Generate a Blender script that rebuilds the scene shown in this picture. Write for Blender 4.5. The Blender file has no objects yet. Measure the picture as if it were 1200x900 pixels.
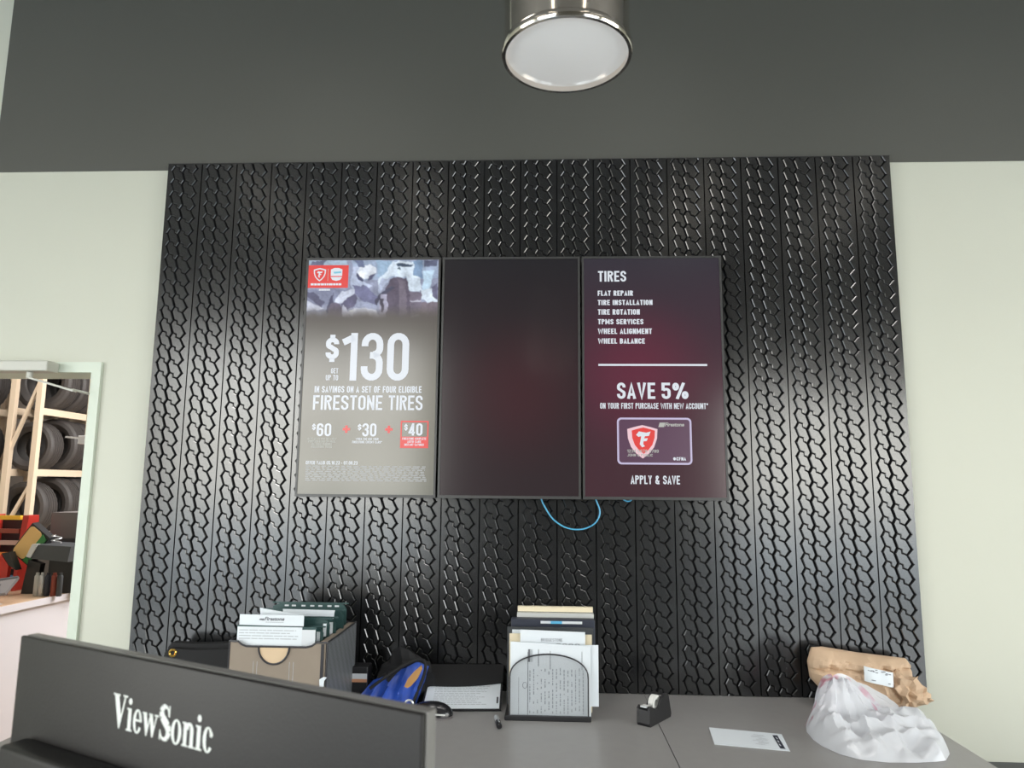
import bpy, bmesh, math, random
from mathutils import Vector, Matrix, noise
random.seed(7)
C = bpy.context.scene.collection
S = bpy.context.scene

# ------------------------------------------------------------------ camera
cam = bpy.data.cameras.new('camera')
cam.sensor_width = 36.0
cam.lens = 830.9 / 1200 * 36.0
cam.clip_start = 0.02
cam.dof.use_dof = True
cam.dof.focus_distance = 3.0
cam.dof.aperture_fstop = 7.5
co = bpy.data.objects.new('camera', cam)
C.objects.link(co)
R_ = Vector((0.99899939, 0.04385499, 0.00877247))
U_ = Vector((-0.0024414, -0.14238089, 0.98980893))
F_ = Vector((-0.04465709, 0.98883994, 0.14213135))
mw = Matrix(((R_.x, U_.x, -F_.x, 0), (R_.y, U_.y, -F_.y, -3.1), (R_.z, U_.z, -F_.z, 1.6), (0, 0, 0, 1)))
co.matrix_world = mw
S.camera = co

# ------------------------------------------------------------------ world, lights, exposure
S.view_settings.view_transform = 'Standard'
S.view_settings.look = 'None'
S.view_settings.gamma = 1.0
S.view_settings.use_curve_mapping = False
S.view_settings.exposure = 0.0
w = bpy.data.worlds.new('world')
S.world = w
w.use_nodes = True
nt = w.node_tree
bg = nt.nodes['Background']
tc = nt.nodes.new('ShaderNodeTexCoord')
sep = nt.nodes.new('ShaderNodeSeparateXYZ')
ramp = nt.nodes.new('ShaderNodeValToRGB')
nt.links.new(tc.outputs['Generated'], sep.inputs[0])
nt.links.new(sep.outputs['Z'], ramp.inputs[0])
ramp.color_ramp.elements[0].position = 0.0
ramp.color_ramp.elements[0].color = (1.0, 0.97, 0.88, 1)
ramp.color_ramp.elements[1].position = 0.6
ramp.color_ramp.elements[1].color = (0.70, 0.84, 1.0, 1)
nt.links.new(ramp.outputs[0], bg.inputs[0])
bg.inputs[1].default_value = 10.5


def area_light(name, loc, target, sx, sy, power, color=(1, 1, 1), portal=False):
    l = bpy.data.lights.new(name, 'AREA')
    l.shape = 'RECTANGLE'
    l.size = sx
    l.size_y = sy
    l.energy = power
    l.color = color
    if portal:
        l.cycles.is_portal = True
    o = bpy.data.objects.new(name, l)
    o.location = loc
    o.rotation_euler = (Vector(target) - Vector(loc)).to_track_quat('-Z', 'Y').to_euler()
    C.objects.link(o)
    return o


# openings of the storefront, as (x0, x1, z0, z1) in the wall behind the camera
OPEN = [(-5.6, -1.7, 0.1, 3.7), (2.6, 5.9, 0.1, 2.9)]
YB = -7.0
XL, XR = -6.2, 6.4
for i, (a, b, c, d) in enumerate(OPEN):
    area_light('window_portal', ((a + b) / 2, YB - 0.12, (c + d) / 2), ((a + b) / 2, 0, (c + d) / 2), b - a, d - c, 1, portal=True)
area_light('window_portal', (XL - 0.12, -4.8, 1.9), (0, -4.8, 1.9), 3.0, 3.4, 1, portal=True)
area_light('window_portal', (XR + 0.12, -4.4, 1.9), (0, -4.4, 1.9), 4.0, 3.4, 1, portal=True)
# added unseen fill lights that brighten the back counter
for lx_ in (-1.1, .5, 1.9):
    dl = area_light('counter_fill_light', (lx_, -1.0, 4.88), (lx_, -1.0, 0), .5, .5, 7, (1.0, .97, .93))
    dl.data.spread = math.radians(75)
# daylight of the workshop bay beyond the door
area_light('bay_light', (-1.4, 3.6, 3.3), (-5.2, 3.9, 1.2), 3.4, 2.4, 300, (1.0, 0.975, 0.95))
area_light('bay_light', (-4.4, 2.0, 4.6), (-4.6, 3.2, 0.0), 2.5, 2.0, 100, (1.0, 0.97, 0.94))


# ------------------------------------------------------------------ materials
def lin(c):
    return tuple(((v / 255.0 + 0.055) / 1.055) ** 2.4 if v > 10.3 else v / 255.0 / 12.92 for v in c) + (1,)


def mat(name, color, rough=0.5, metal=0.0, spec=0.5, emis=None, estr=0.0, noise_amt=0.0, nscale=8.0, bump=0.0, bscale=60.0,
        alpha=1.0, trans=0.0, sheen=0.0, coat=0.0, rgh_var=0.0):
    m = bpy.data.materials.new(name)
    m.use_nodes = True
    t = m.node_tree
    b = t.nodes['Principled BSDF']
    col = lin(color) if max(color) > 1 else tuple(color) + (1,)
    b.inputs['Base Color'].default_value = col
    b.inputs['Roughness'].default_value = rough
    b.inputs['Metallic'].default_value = metal
    b.inputs['Specular IOR Level'].default_value = spec
    if alpha < 1:
        b.inputs['Alpha'].default_value = alpha
    if trans:
        b.inputs['Transmission Weight'].default_value = trans
    if coat:
        b.inputs['Coat Weight'].default_value = coat
        b.inputs['Coat Roughness'].default_value = 0.12
    if emis:
        b.inputs['Emission Color'].default_value = lin(emis) if max(emis) > 1 else tuple(emis) + (1,)
        b.inputs['Emission Strength'].default_value = estr
    tcn = t.nodes.new('ShaderNodeTexCoord')
    if noise_amt or rgh_var:
        n = t.nodes.new('ShaderNodeTexNoise')
        n.inputs['Scale'].default_value = nscale
        n.inputs['Detail'].default_value = 4
        t.links.new(tcn.outputs['Object'], n.inputs['Vector'])
        if noise_amt:
            mx = t.nodes.new('ShaderNodeMix')
            mx.data_type = 'RGBA'
            mx.inputs[6].default_value = tuple(v * (1 - noise_amt) for v in col[:3]) + (1,)
            mx.inputs[7].default_value = tuple(min(1, v * (1 + noise_amt)) for v in col[:3]) + (1,)
            t.links.new(n.outputs['Fac'], mx.inputs[0])
            t.links.new(mx.outputs[2], b.inputs['Base Color'])
        if rgh_var:
            mr = t.nodes.new('ShaderNodeMapRange')
            mr.inputs[3].default_value = rough - rgh_var
            mr.inputs[4].default_value = rough + rgh_var
            t.links.new(n.outputs['Fac'], mr.inputs[0])
            t.links.new(mr.outputs[0], b.inputs['Roughness'])
    if bump:
        n2 = t.nodes.new('ShaderNodeTexNoise')
        n2.inputs['Scale'].default_value = bscale
        n2.inputs['Detail'].default_value = 3
        bp = t.nodes.new('ShaderNodeBump')
        bp.inputs['Strength'].default_value = bump
        bp.inputs['Distance'].default_value = 0.004
        t.links.new(tcn.outputs['Object'], n2.inputs['Vector'])
        t.links.new(n2.outputs['Fac'], bp.inputs['Height'])
        t.links.new(bp.outputs[0], b.inputs['Normal'])
    return m


M = {}
M['wall'] = mat('white_paint', (0.54, 0.548, 0.468), 0.55, noise_amt=0.02, nscale=3, bump=0.04, bscale=120)
M['dark_wall'] = mat('dark_grey_paint', (0.080, 0.080, 0.070), 0.6, noise_amt=0.04, nscale=2, bump=0.05, bscale=90)
M['trim_paint'] = mat('door_frame_paint', (0.56, 0.62, 0.53), 0.4)
M['ceiling'] = mat('ceiling_paint', (0.13, 0.13, 0.125), 0.8, noise_amt=0.05)
M['floor'] = mat('floor_tile', (0.33, 0.32, 0.30), 0.3, noise_amt=0.15, nscale=3)
M['bay_floor'] = mat('bay_floor', (0.48, 0.36, 0.25), 0.45, noise_amt=0.12, nscale=3)
M['pave'] = mat('pavement', (0.42, 0.42, 0.40), 0.8, noise_amt=0.1)
M['rubber'] = mat('black_tread_rubber', (0.010, 0.0105, 0.0115), 0.20, spec=0.95, rgh_var=0.03, nscale=5, bump=0.02, bscale=40)
M['groove'] = mat('matte_groove_bottom', (0.008, 0.008, 0.009), 0.9, spec=0.05)
M['backing'] = mat('black_backing', (0.012, 0.012, 0.013), 0.6)
M['frame_metal'] = mat('dark_window_frame', (0.03, 0.03, 0.035), 0.4)
M['bezel'] = mat('display_bezel', (0.045, 0.045, 0.045), 0.35)
M['chrome'] = mat('chrome', (0.86, 0.80, 0.74), 0.10, metal=1.0)
M['diffuser'] = mat('lamp_diffuser', (0.82, 0.83, 0.84), 0.25, emis=(1.0, 0.985, 0.95), estr=0.2)
M['counter'] = mat('grey_laminate', (0.28, 0.274, 0.268), 0.34, noise_amt=0.05, nscale=25)
M['counter_edge'] = mat('counter_front', (0.10, 0.10, 0.10), 0.5)
M['tire'] = mat('tyre_rubber', (0.062, 0.056, 0.054), 0.55, noise_amt=0.2, nscale=12)
M['rack'] = mat('cream_rack_steel', (0.80, 0.66, 0.50), 0.45)
M['bay_wall'] = mat('bay_wall', (0.34, 0.31, 0.28), 0.7)
M['white'] = mat('white_panel', (0.72, 0.71, 0.76), 0.5)
M['tan_top'] = mat('tan_laminate', (0.58, 0.40, 0.26), 0.4, noise_amt=0.1, nscale=14)
M['paper'] = mat('white_paper', (0.68, 0.73, 0.77), 0.7)
M['paper2'] = mat('grey_white_paper', (0.62, 0.65, 0.68), 0.7)
M['cream'] = mat('cream_folder', (0.70, 0.62, 0.45), 0.6)
M['print'] = mat('grey_ink', (0.16, 0.17, 0.19), 0.7)
M['light_print'] = mat('light_ink', (0.42, 0.45, 0.48), 0.7)
M['green'] = mat('dark_green_folder', (0.022, 0.062, 0.060), 0.5, noise_amt=0.15, nscale=20)
M['card'] = mat('cardboard', (0.26, 0.215, 0.17), 0.8, noise_amt=0.06, nscale=20)
M['card_light'] = mat('light_cardboard', (0.62, 0.47, 0.31), 0.8)
M['wire'] = mat('black_wire', (0.03, 0.03, 0.035), 0.35)
M['black'] = mat('black_plastic', (0.016, 0.016, 0.018), 0.4)
M['black_soft'] = mat('black_fabric', (0.008, 0.008, 0.009), 0.8)
M['black_gloss'] = mat('glossy_black', (0.012, 0.012, 0.014), 0.22)
M['monitor'] = mat('monitor_shell', (0.0115, 0.0102, 0.0097), 0.42, spec=0.30, bump=0.05, bscale=300)
M['monitor_edge'] = mat('monitor_bezel', (0.20, 0.195, 0.185), 0.35)
M['silver'] = mat('silver', (0.62, 0.64, 0.66), 0.3, metal=0.6)
M['logo'] = mat('pale_logo', (0.75, 0.78, 0.74), 0.5)
M['blue_cable'] = mat('blue_cable', (0.10, 0.42, 0.68), 0.4)
M['blue'] = mat('blue_fabric', (0.022, 0.075, 0.40), 0.45, noise_amt=0.2, nscale=30)
M['gold'] = mat('tan_leather', (0.45, 0.24, 0.08), 0.4)
M['brass'] = mat('brass', (0.85, 0.55, 0.15), 0.25, metal=1.0)
M['kraft'] = mat('brown_kraft_paper', (0.56, 0.40, 0.27), 0.72, noise_amt=0.16, nscale=9, bump=0.9, bscale=16)
M['tape_white'] = mat('white_tape_roll', (0.75, 0.75, 0.72), 0.4)
M['navy'] = mat('navy_print', (0.022, 0.027, 0.045), 0.5)
M['orange_print'] = mat('orange_print', (0.62, 0.30, 0.16), 0.5)
M['red'] = mat('red_paint', (0.45, 0.03, 0.02), 0.4)
M['yellow'] = mat('yellow_paint', (0.85, 0.48, 0.04), 0.4)
M['orange'] = mat('orange_paint', (0.85, 0.26, 0.04), 0.4)
M['pink'] = mat('pale_pink_paint', (0.52, 0.34, 0.30), 0.5)
M['maroon'] = mat('maroon_paint', (0.25, 0.05, 0.03), 0.4)
M['bluebar'] = mat('blue_paint', (0.10, 0.24, 0.50), 0.4)
M['leaf_green'] = mat('green_label', (0.04, 0.22, 0.06), 0.5)
M['amber'] = mat('amber_card', (0.75, 0.50, 0.20), 0.6)
M['grey'] = mat('mid_grey_plastic', (0.17, 0.155, 0.155), 0.5)
M['light_grey'] = mat('light_grey_plastic', (0.50, 0.51, 0.50), 0.4)
M['dk_grey'] = mat('dark_grey_plastic', (0.05, 0.055, 0.06), 0.5)
M['mint'] = mat('mint_green', (0.05, 0.42, 0.24), 0.4)
M['closer'] = mat('closer_metal', (0.48, 0.48, 0.43), 0.4)
M['strip'] = mat('reflection_strip_glow', (.8, .8, .8), .4, emis=(1.0, .90, .74), estr=2.6)  # glow of the added strips that the chrome mirrors
M['t_white'] = mat('screen_white', (0.02, 0.02, 0.02), 0.3, emis=(225, 232, 240), estr=0.92)
M['t_red'] = mat('screen_red', (0.02, 0.02, 0.02), 0.3, emis=(232, 52, 48), estr=0.9)
M['t_dim'] = mat('screen_dim', (0.02, 0.02, 0.02), 0.3, emis=(205, 208, 200), estr=0.72)
M['t_cyan'] = mat('screen_cyan', (0.02, 0.02, 0.02), 0.3, emis=(120, 200, 225), estr=0.9)
M['t_fine'] = mat('screen_fine_print', (0.02, 0.02, 0.02), 0.3, emis=(175, 178, 180), estr=0.8)
M['t_lav'] = mat('screen_lavender', (0.02, 0.02, 0.02), 0.3, emis=(200, 190, 222), estr=0.9)
M['t_pink'] = mat('screen_pale_pink', (0.02, 0.02, 0.02), 0.3, emis=(245, 205, 215), estr=0.9)


def screen_mat(name, stops, centre=None, ccol=None, crad=0.4, rough=0.16):
    """emissive screen face: vertical gradient (world z) plus an optional soft spot of a second colour"""
    m = bpy.data.materials.new(name)
    m.use_nodes = True
    t = m.node_tree
    b = t.nodes['Principled BSDF']
    b.inputs['Base Color'].default_value = (0.012, 0.012, 0.013, 1)
    b.inputs['Roughness'].default_value = rough
    b.inputs['Specular IOR Level'].default_value = 0.5
    g = t.nodes.new('ShaderNodeNewGeometry')
    sp = t.nodes.new('ShaderNodeSeparateXYZ')
    t.links.new(g.outputs['Position'], sp.inputs[0])
    mr = t.nodes.new('ShaderNodeMapRange')
    mr.inputs[1].default_value = 1.545
    mr.inputs[2].default_value = 2.607
    t.links.new(sp.outputs['Z'], mr.inputs[0])
    r = t.nodes.new('ShaderNodeValToRGB')
    while len(r.color_ramp.elements) < len(stops):
        r.color_ramp.elements.new(0.5)
    for e, (p, c) in zip(r.color_ramp.elements, stops):
        e.position = p
        e.color = lin(c)
    t.links.new(mr.outputs[0], r.inputs[0])
    out = r.outputs[0]
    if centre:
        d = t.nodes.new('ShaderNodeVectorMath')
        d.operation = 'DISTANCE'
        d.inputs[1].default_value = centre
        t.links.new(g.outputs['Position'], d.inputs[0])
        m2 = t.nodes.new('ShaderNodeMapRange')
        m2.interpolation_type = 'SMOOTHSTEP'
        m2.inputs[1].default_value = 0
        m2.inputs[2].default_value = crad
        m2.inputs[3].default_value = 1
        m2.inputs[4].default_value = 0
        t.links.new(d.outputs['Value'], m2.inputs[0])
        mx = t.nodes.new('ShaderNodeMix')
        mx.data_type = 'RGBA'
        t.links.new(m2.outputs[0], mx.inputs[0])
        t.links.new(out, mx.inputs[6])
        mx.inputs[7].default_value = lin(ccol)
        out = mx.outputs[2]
    t.links.new(out, b.inputs['Emission Color'])
    b.inputs['Emission Strength'].default_value = 1.0
    return m


def mesh_mat(name, col, cover, scale):
    """fine perforated steel mesh, too fine to pick apart: woven alpha pattern in the object's own space"""
    m = bpy.data.materials.new(name)
    m.use_nodes = True
    t = m.node_tree
    b = t.nodes['Principled BSDF']
    b.inputs['Base Color'].default_value = tuple(col) + (1,)
    b.inputs['Roughness'].default_value = 0.4
    tcn = t.nodes.new('ShaderNodeTexCoord')
    ck = t.nodes.new('ShaderNodeTexChecker')
    ck.inputs['Scale'].default_value = scale
    mp = t.nodes.new('ShaderNodeMapping')
    mp.inputs['Rotation'].default_value = (0.6, 0.8, 0.7)
    t.links.new(tcn.outputs['Object'], mp.inputs[0])
    t.links.new(mp.outputs[0], ck.inputs['Vector'])
    mr = t.nodes.new('ShaderNodeMapRange')
    mr.inputs[3].default_value = max(0, 2 * cover - 1)
    mr.inputs[4].default_value = min(1, 2 * cover)
    t.links.new(ck.outputs['Fac'], mr.inputs[0])
    t.links.new(mr.outputs[0], b.inputs['Alpha'])
    return m


M['mesh_side'] = mesh_mat('wire_mesh_dense', (0.15, 0.16, 0.17), 0.86, 150)
M['mesh_thin'] = mat('wire_mesh_thin', (0.10, 0.11, 0.12), .5, alpha=.26)


# ------------------------------------------------------------------ builders
def tag(o, label=None, cat=None, group=None, kind=None):
    if label: o['label'] = label
    if cat: o['category'] = cat
    if group: o['group'] = group
    if kind: o['kind'] = kind
    return o


def base_of(parent):
    p = parent
    v = Vector((0, 0, 0))
    while p is not None:
        v += p.location
        p = p.parent
    return v


def empty(name, loc, label, cat, group=None):
    o = bpy.data.objects.new(name, None)
    o.location = loc
    o.empty_display_size = 0.05
    C.objects.link(o)
    return tag(o, label, cat, group)


class MB:
    """collects geometry in world coordinates; build() links it as ONE mesh object"""
    def __init__(s):
        s.v = []
        s.f = []
        s.mi = []
        s.cur = 0

    def add(s, vs, fs):
        n = len(s.v)
        s.v += [tuple(v) for v in vs]
        for f in fs:
            s.f.append(tuple(i + n for i in f))
            s.mi.append(s.cur)
        return s

    def hexa(s, p):
        return s.add(p, [(0, 3, 2, 1), (4, 5, 6, 7), (0, 1, 5, 4), (1, 2, 6, 5), (2, 3, 7, 6), (3, 0, 4, 7)])

    def box(s, x0, x1, y0, y1, z0, z1):
        return s.hexa([(x0, y0, z0), (x1, y0, z0), (x1, y1, z0), (x0, y1, z0), (x0, y0, z1), (x1, y0, z1), (x1, y1, z1), (x0, y1, z1)])

    def obox(s, c, ax, ay, az):
        """oriented box: centre and three half-axis vectors"""
        c, ax, ay, az = Vector(c), Vector(ax), Vector(ay), Vector(az)
        return s.hexa([c - ax - ay - az, c + ax - ay - az, c + ax + ay - az, c - ax + ay - az,
                       c - ax - ay + az, c + ax - ay + az, c + ax + ay + az, c - ax + ay + az])

    def bar(s, a, b, wd, hg, up=(0, 0, 1)):
        a, b = Vector(a), Vector(b)
        d = b - a
        side = d.cross(Vector(up))
        if side.length < 1e-6: side = d.cross(Vector((0, 1, 0)))
        side.normalize()
        u = side.cross(d).normalized()
        return s.obox((a + b) / 2, d / 2, side * wd / 2, u * hg / 2)

    def rbox(s, x0, x1, y0, y1, z0, z1, r=0.01, seg=2, rot=None, about=None):
        bm = bmesh.new()
        bmesh.ops.create_cube(bm, size=1.0)
        for v in bm.verts:
            v.co = Vector(((x0 + x1) / 2 + v.co.x * (x1 - x0), (y0 + y1) / 2 + v.co.y * (y1 - y0), (z0 + z1) / 2 + v.co.z * (z1 - z0)))
        bmesh.ops.bevel(bm, geom=bm.edges[:], offset=r, segments=seg, affect='EDGES', profile=0.5)
        bm.verts.index_update()
        vs = [v.co.copy() for v in bm.verts]
        if rot is not None:
            ab = Vector(about)
            vs = [ab + rot @ (v - ab) for v in vs]
        fs = [[v.index for v in f.verts] for f in bm.faces]
        bm.free()
        return s.add(vs, fs)

    def prism(s, pts, vec, o=(0, 0, 0), ex=(1, 0, 0), ey=(0, 0, 1)):
        """2D outline in plane (o,ex,ey) extruded by vec"""
        o, ex, ey, vec = Vector(o), Vector(ex), Vector(ey), Vector(vec)
        n = len(pts)
        a = [o + ex * p[0] + ey * p[1] for p in pts]
        b = [p + vec for p in a]
        return s.add(a + b, [tuple(range(n)), tuple(range(2 * n - 1, n - 1, -1))] + [(i, i + n, (i + 1) % n + n, (i + 1) % n) for i in range(n)])

    def flat(s, pts, o=(0, 0, 0), ex=(1, 0, 0), ey=(0, 0, 1)):
        o, ex, ey = Vector(o), Vector(ex), Vector(ey)
        return s.add([o + ex * p[0] + ey * p[1] for p in pts], [tuple(range(len(pts)))])

    def tube(s, path, r, seg=8, closed=False):
        P = [Vector(p) for p in path]
        n = len(P)
        vs = []
        for i, p in enumerate(P):
            if closed:
                t = P[(i + 1) % n] - P[i - 1]
            else:
                t = P[min(i + 1, n - 1)] - P[max(i - 1, 0)]
            t.normalize()
            ref = Vector((0, 0, 1)) if abs(t.z) < 0.9 else Vector((0, 1, 0))
            a = t.cross(ref).normalized()
            b = t.cross(a)
            rr = r[i] if isinstance(r, (list, tuple)) else r
            for k in range(seg):
                an = 2 * math.pi * k / seg
                vs.append(p + a * rr * math.cos(an) + b * rr * math.sin(an))
        fs = []
        m = n if closed else n - 1
        for i in range(m):
            j = (i + 1) % n
            for k in range(seg):
                k2 = (k + 1) % seg
                fs.append((i * seg + k, i * seg + k2, j * seg + k2, j * seg + k))
        if not closed:
            fs.append(tuple(range(seg))[::-1])
            fs.append(tuple((n - 1) * seg + k for k in range(seg)))
        return s.add(vs, fs)

    def lathe(s, prof, c, axis='z', seg=32, closed=False):
        c = Vector(c)
        vs = []
        for (r, h) in prof:
            for k in range(seg):
                an = 2 * math.pi * k / seg
                x, y = r * math.cos(an), r * math.sin(an)
                vs.append(c + (Vector((x, y, h)) if axis == 'z' else Vector((x, h, y)) if axis == 'y' else Vector((h, x, y))))
        n = len(prof)
        fs = []
        for i in range(n if closed else n - 1):
            j = (i + 1) % n
            for k in range(seg):
                k2 = (k + 1) % seg
                fs.append((i * seg + k, i * seg + k2, j * seg + k2, j * seg + k))
        if not closed:
            if prof[0][0] > 1e-5: fs.append(tuple(range(seg))[::-1])
            if prof[-1][0] > 1e-5: fs.append(tuple((n - 1) * seg + k for k in range(seg)))
        return s.add(vs, fs)

    def build(s, name, m, parent=None, smooth=False, loc=None, angle=40, normals=True):
        base = Vector(loc) if loc is not None else base_of(parent)
        me = bpy.data.meshes.new(name)
        me.from_pydata([tuple(Vector(v) - base) for v in s.v], [], s.f)
        ms = m if isinstance(m, (list, tuple)) else [m]
        for k in ms: me.materials.append(k)
        if len(ms) > 1:
            for p, i in zip(me.polygons, s.mi): p.material_index = i
        if normals:
            bm = bmesh.new()
            bm.from_mesh(me)
            bmesh.ops.remove_doubles(bm, verts=bm.verts, dist=1e-6)
            bmesh.ops.recalc_face_normals(bm, faces=bm.faces)
            bm.to_mesh(me)
            bm.free()
        if smooth:
            me.shade_smooth()
            try:
                me.set_sharp_from_angle(angle=math.radians(angle))
            except Exception:
                pass
        me.update()
        o = bpy.data.objects.new(name, me)
        C.objects.link(o)
        if parent is not None:
            o.parent = parent
            if loc is not None: o.location = base - base_of(parent)
        elif loc is not None:
            o.location = base
        return o


def struct(name, mb, m, parent=None, **k):
    o = mb.build(name, m, parent, **k)
    if parent is None: o['kind'] = 'structure'
    return o


TXT = {}


def text_geo(s, bold=0.0, shear=0.0):
    key = (s, bold, shear)
    if key not in TXT:
        cu = bpy.data.curves.new('lettering', 'FONT')
        cu.body = s
        cu.offset = bold
        cu.shear = shear
        cu.resolution_u = 3
        o = bpy.data.objects.new('lettering', cu)
        C.objects.link(o)
        bpy.context.view_layer.update()
        me = bpy.data.meshes.new_from_object(o.evaluated_get(bpy.context.evaluated_depsgraph_get()))
        vs = [v.co.copy() for v in me.vertices]
        fs = [tuple(p.vertices) for p in me.polygons]
        bpy.data.objects.remove(o)
        bpy.data.curves.remove(cu)
        bpy.data.meshes.remove(me)
        xs = [v.x for v in vs]
        ys = [v.y for v in vs]
        x0, x1, y0, y1 = min(xs), max(xs), min(ys), max(ys)
        TXT[key] = ([((v.x - x0) / (x1 - x0), (v.y - y0) / (y1 - y0)) for v in vs], fs)
    return TXT[key]



# condensed sign lettering, drawn as strokes (cell height 1)
def _arc(cx, cy, rx, ry, a0, a1, n=9):
    return [(cx + rx * math.cos(math.radians(a0 + (a1 - a0) * k / n)), cy + ry * math.sin(math.radians(a0 + (a1 - a0) * k / n))) for k in range(n + 1)]


def glyph(ch, t):
    w = {'I': t, '1': .30, 'M': .62, 'W': .72, '.': t, ' ': .22, '%': .80, '*': .26, '-': .26, '&': .52, 'T': .42, 'L': .38, 'F': .39, 'E': .40}.get(ch, .45)
    L, R, B, T, c = t / 2, w - t / 2, t / 2, 1 - t / 2, w / 2
    rx = (R - L) / 2
    ry = .17
    mid = .5
    top = lambda a0, a1: _arc(c, T - ry, rx, ry, a0, a1)
    bot = lambda a0, a1: _arc(c, B + ry, rx, ry, a0, a1)
    O_ = [top(0, 180) + bot(180, 360) + [(R, T - ry)]]
    S_ = [[(R, .70)] + top(0, 180) + [(L, .68)] + _arc(c, .68, rx, .13, 180, 250, 4) + _arc(c, .34, rx, .13, 70, 0, 4) + bot(0, -180) + [(L, .30)]]
    bowlT = [(L, T), (c, T)] + _arc(c, T - .17, R - c, .17, 90, -90) + [(L, T - .34)]
    G = {
        'A': [[(L * .8, 0), (c, T), (w - L * .8, 0)], [(L + .05, .27), (R - .05, .27)]],
        'B': [[(L, 0), (L, 1)], [(L, T), (c, T)] + _arc(c, .73, R - c, T - .73, 90, -90) + [(L, .5 * (T + .73) - .13)], [(L, .53), (c, .53)] + _arc(c, .31, R - c, .22, 90, -90) + [(L, B)]],
        'C': [[(R, .66)] + top(0, 180) + bot(180, 360) + [(R, .34)]],
        'D': [[(L, 0), (L, 1)], [(L, T), (c * .9, T)] + _arc(c * .9, T - .2, R - c * .9, .2, 90, 0) + _arc(c * .9, B + .2, R - c * .9, .2, 0, -90) + [(L, B)]],
        'E': [[(L, 0), (L, 1)], [(L, T), (w, T)], [(L, B), (w, B)], [(L, mid), (w * .9, mid)]],
        'F': [[(L, 0), (L, 1)], [(L, T), (w, T)], [(L, mid), (w * .9, mid)]],
        'G': [[(R, .68)] + top(0, 180) + bot(180, 360) + [(R, .48), (c, .48)]],
        'H': [[(L, 0), (L, 1)], [(R, 0), (R, 1)], [(L, mid), (R, mid)]],
        'I': [[(L, 0), (L, 1)]],
        'J': [[(R, 1)] + bot(0, -180)],
        'K': [[(L, 0), (L, 1)], [(R, 1), (L, .42)], [(L + .08, .52), (R, 0)]],
        'L': [[(L, 0), (L, 1)], [(L, B), (w, B)]],
        'M': [[(L, 0), (L, 1)], [(R, 0), (R, 1)], [(L, T), (c, .25), (R, T)]],
        'N': [[(L, 0), (L, 1)], [(R, 0), (R, 1)], [(L, T), (R, B)]],
        'O': O_, '0': O_,
        'P': [[(L, 0), (L, 1)], bowlT],
        'Q': O_ + [[(c, .2), (R, 0)]],
        'R': [[(L, 0), (L, 1)], bowlT, [(c, T - .36), (R, 0)]],
        'S': S_,
        'T': [[(c, 0), (c, 1)], [(0, T), (w, T)]],
        'U': [[(L, 1), (L, B + ry)] + bot(180, 360) + [(R, 1)]],
        'V': [[(L * .8, 1), (c, B * .5), (w - L * .8, 1)]],
        'W': [[(L * .8, 1), (w * .27, B * .6), (c, T * .9), (w * .73, B * .6), (w - L * .8, 1)]],
        'X': [[(L, 1), (R, 0)], [(L, 0), (R, 1)]],
        'Y': [[(L, 1), (c, .45), (R, 1)], [(c, .45), (c, 0)]],
        'Z': [[(0, T), (R, T), (L, B), (w, B)]],
        '1': [[(w - t / 2, 0), (w - t / 2, 1)], [(w - t / 2, T - .02), (0, .80)]],
        '2': [[(L, .70)] + top(180, 0) + [(R, .66), (L, B + .05)], [(0, B), (w, B)]],
        '3': [[(L, .72)] + top(180, 0) + _arc(c, .68, rx, .14, 0, -80, 5), [(c * .8, .53)] + _arc(c, .38, rx, .15, 80, 0, 5) + bot(0, -180) + [(L, .30)]],
        '4': [[(R - .06, 0), (R - .06, 1)], [(R - .06, T), (L, .26)], [(0, .24), (w, .24)]],
        '5': [[(w * .95, T), (L, T), (L, .52)], [(L, .54)] + _arc(c, .46, rx, .14, 110, 0, 6) + bot(0, -180) + [(L, .30)]],
        '6': [[(R, .70)] + top(0, 180) + bot(180, 360) + _arc(c, .43, rx, .14, 0, 180)],
        '7': [[(0, T), (R, T), (c * .8, 0)]],
        '8': [_arc(c, .74, rx * .95, T - .74, 0, 360, 16), _arc(c, .29, rx, .29 - B, 0, 360, 16)],
        '9': [[(L, .30)] + bot(180, 360) + top(0, 180) + _arc(c, .57, rx, .14, 180, 360)],
        '$': [[(p[0], .12 + p[1] * .76) for p in S_[0]], [(c, .86), (c, 1)], [(c, 0), (c, .14)]],
        '%': [_arc(.17, .76, .17 - t / 2, .24 - t / 2, 0, 360, 14), _arc(.63, .24, .17 - t / 2, .24 - t / 2, 0, 360, 14), [(.57, 1), (.23, 0)]],
        '&': [[(R, 0), (L + .04, .72)] + _arc(c - .02, .80, .11, T - .80, 190, 0, 8) + [(L + .02, .40)] + _arc(c - .03, .27, c - .03 - L, .27 - B, 160, 300, 8) + [(R, .42)]],
        '*': [[(0, .82), (w, .82)], [(w * .2, .68), (w * .8, .96)], [(w * .2, .96), (w * .8, .68)]],
        '-': [[(0, .42), (w, .42)]],
        '.': [[(0, B), (w, B)]],
        ' ': [],
    }
    return w, G.get(ch, [])


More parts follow.
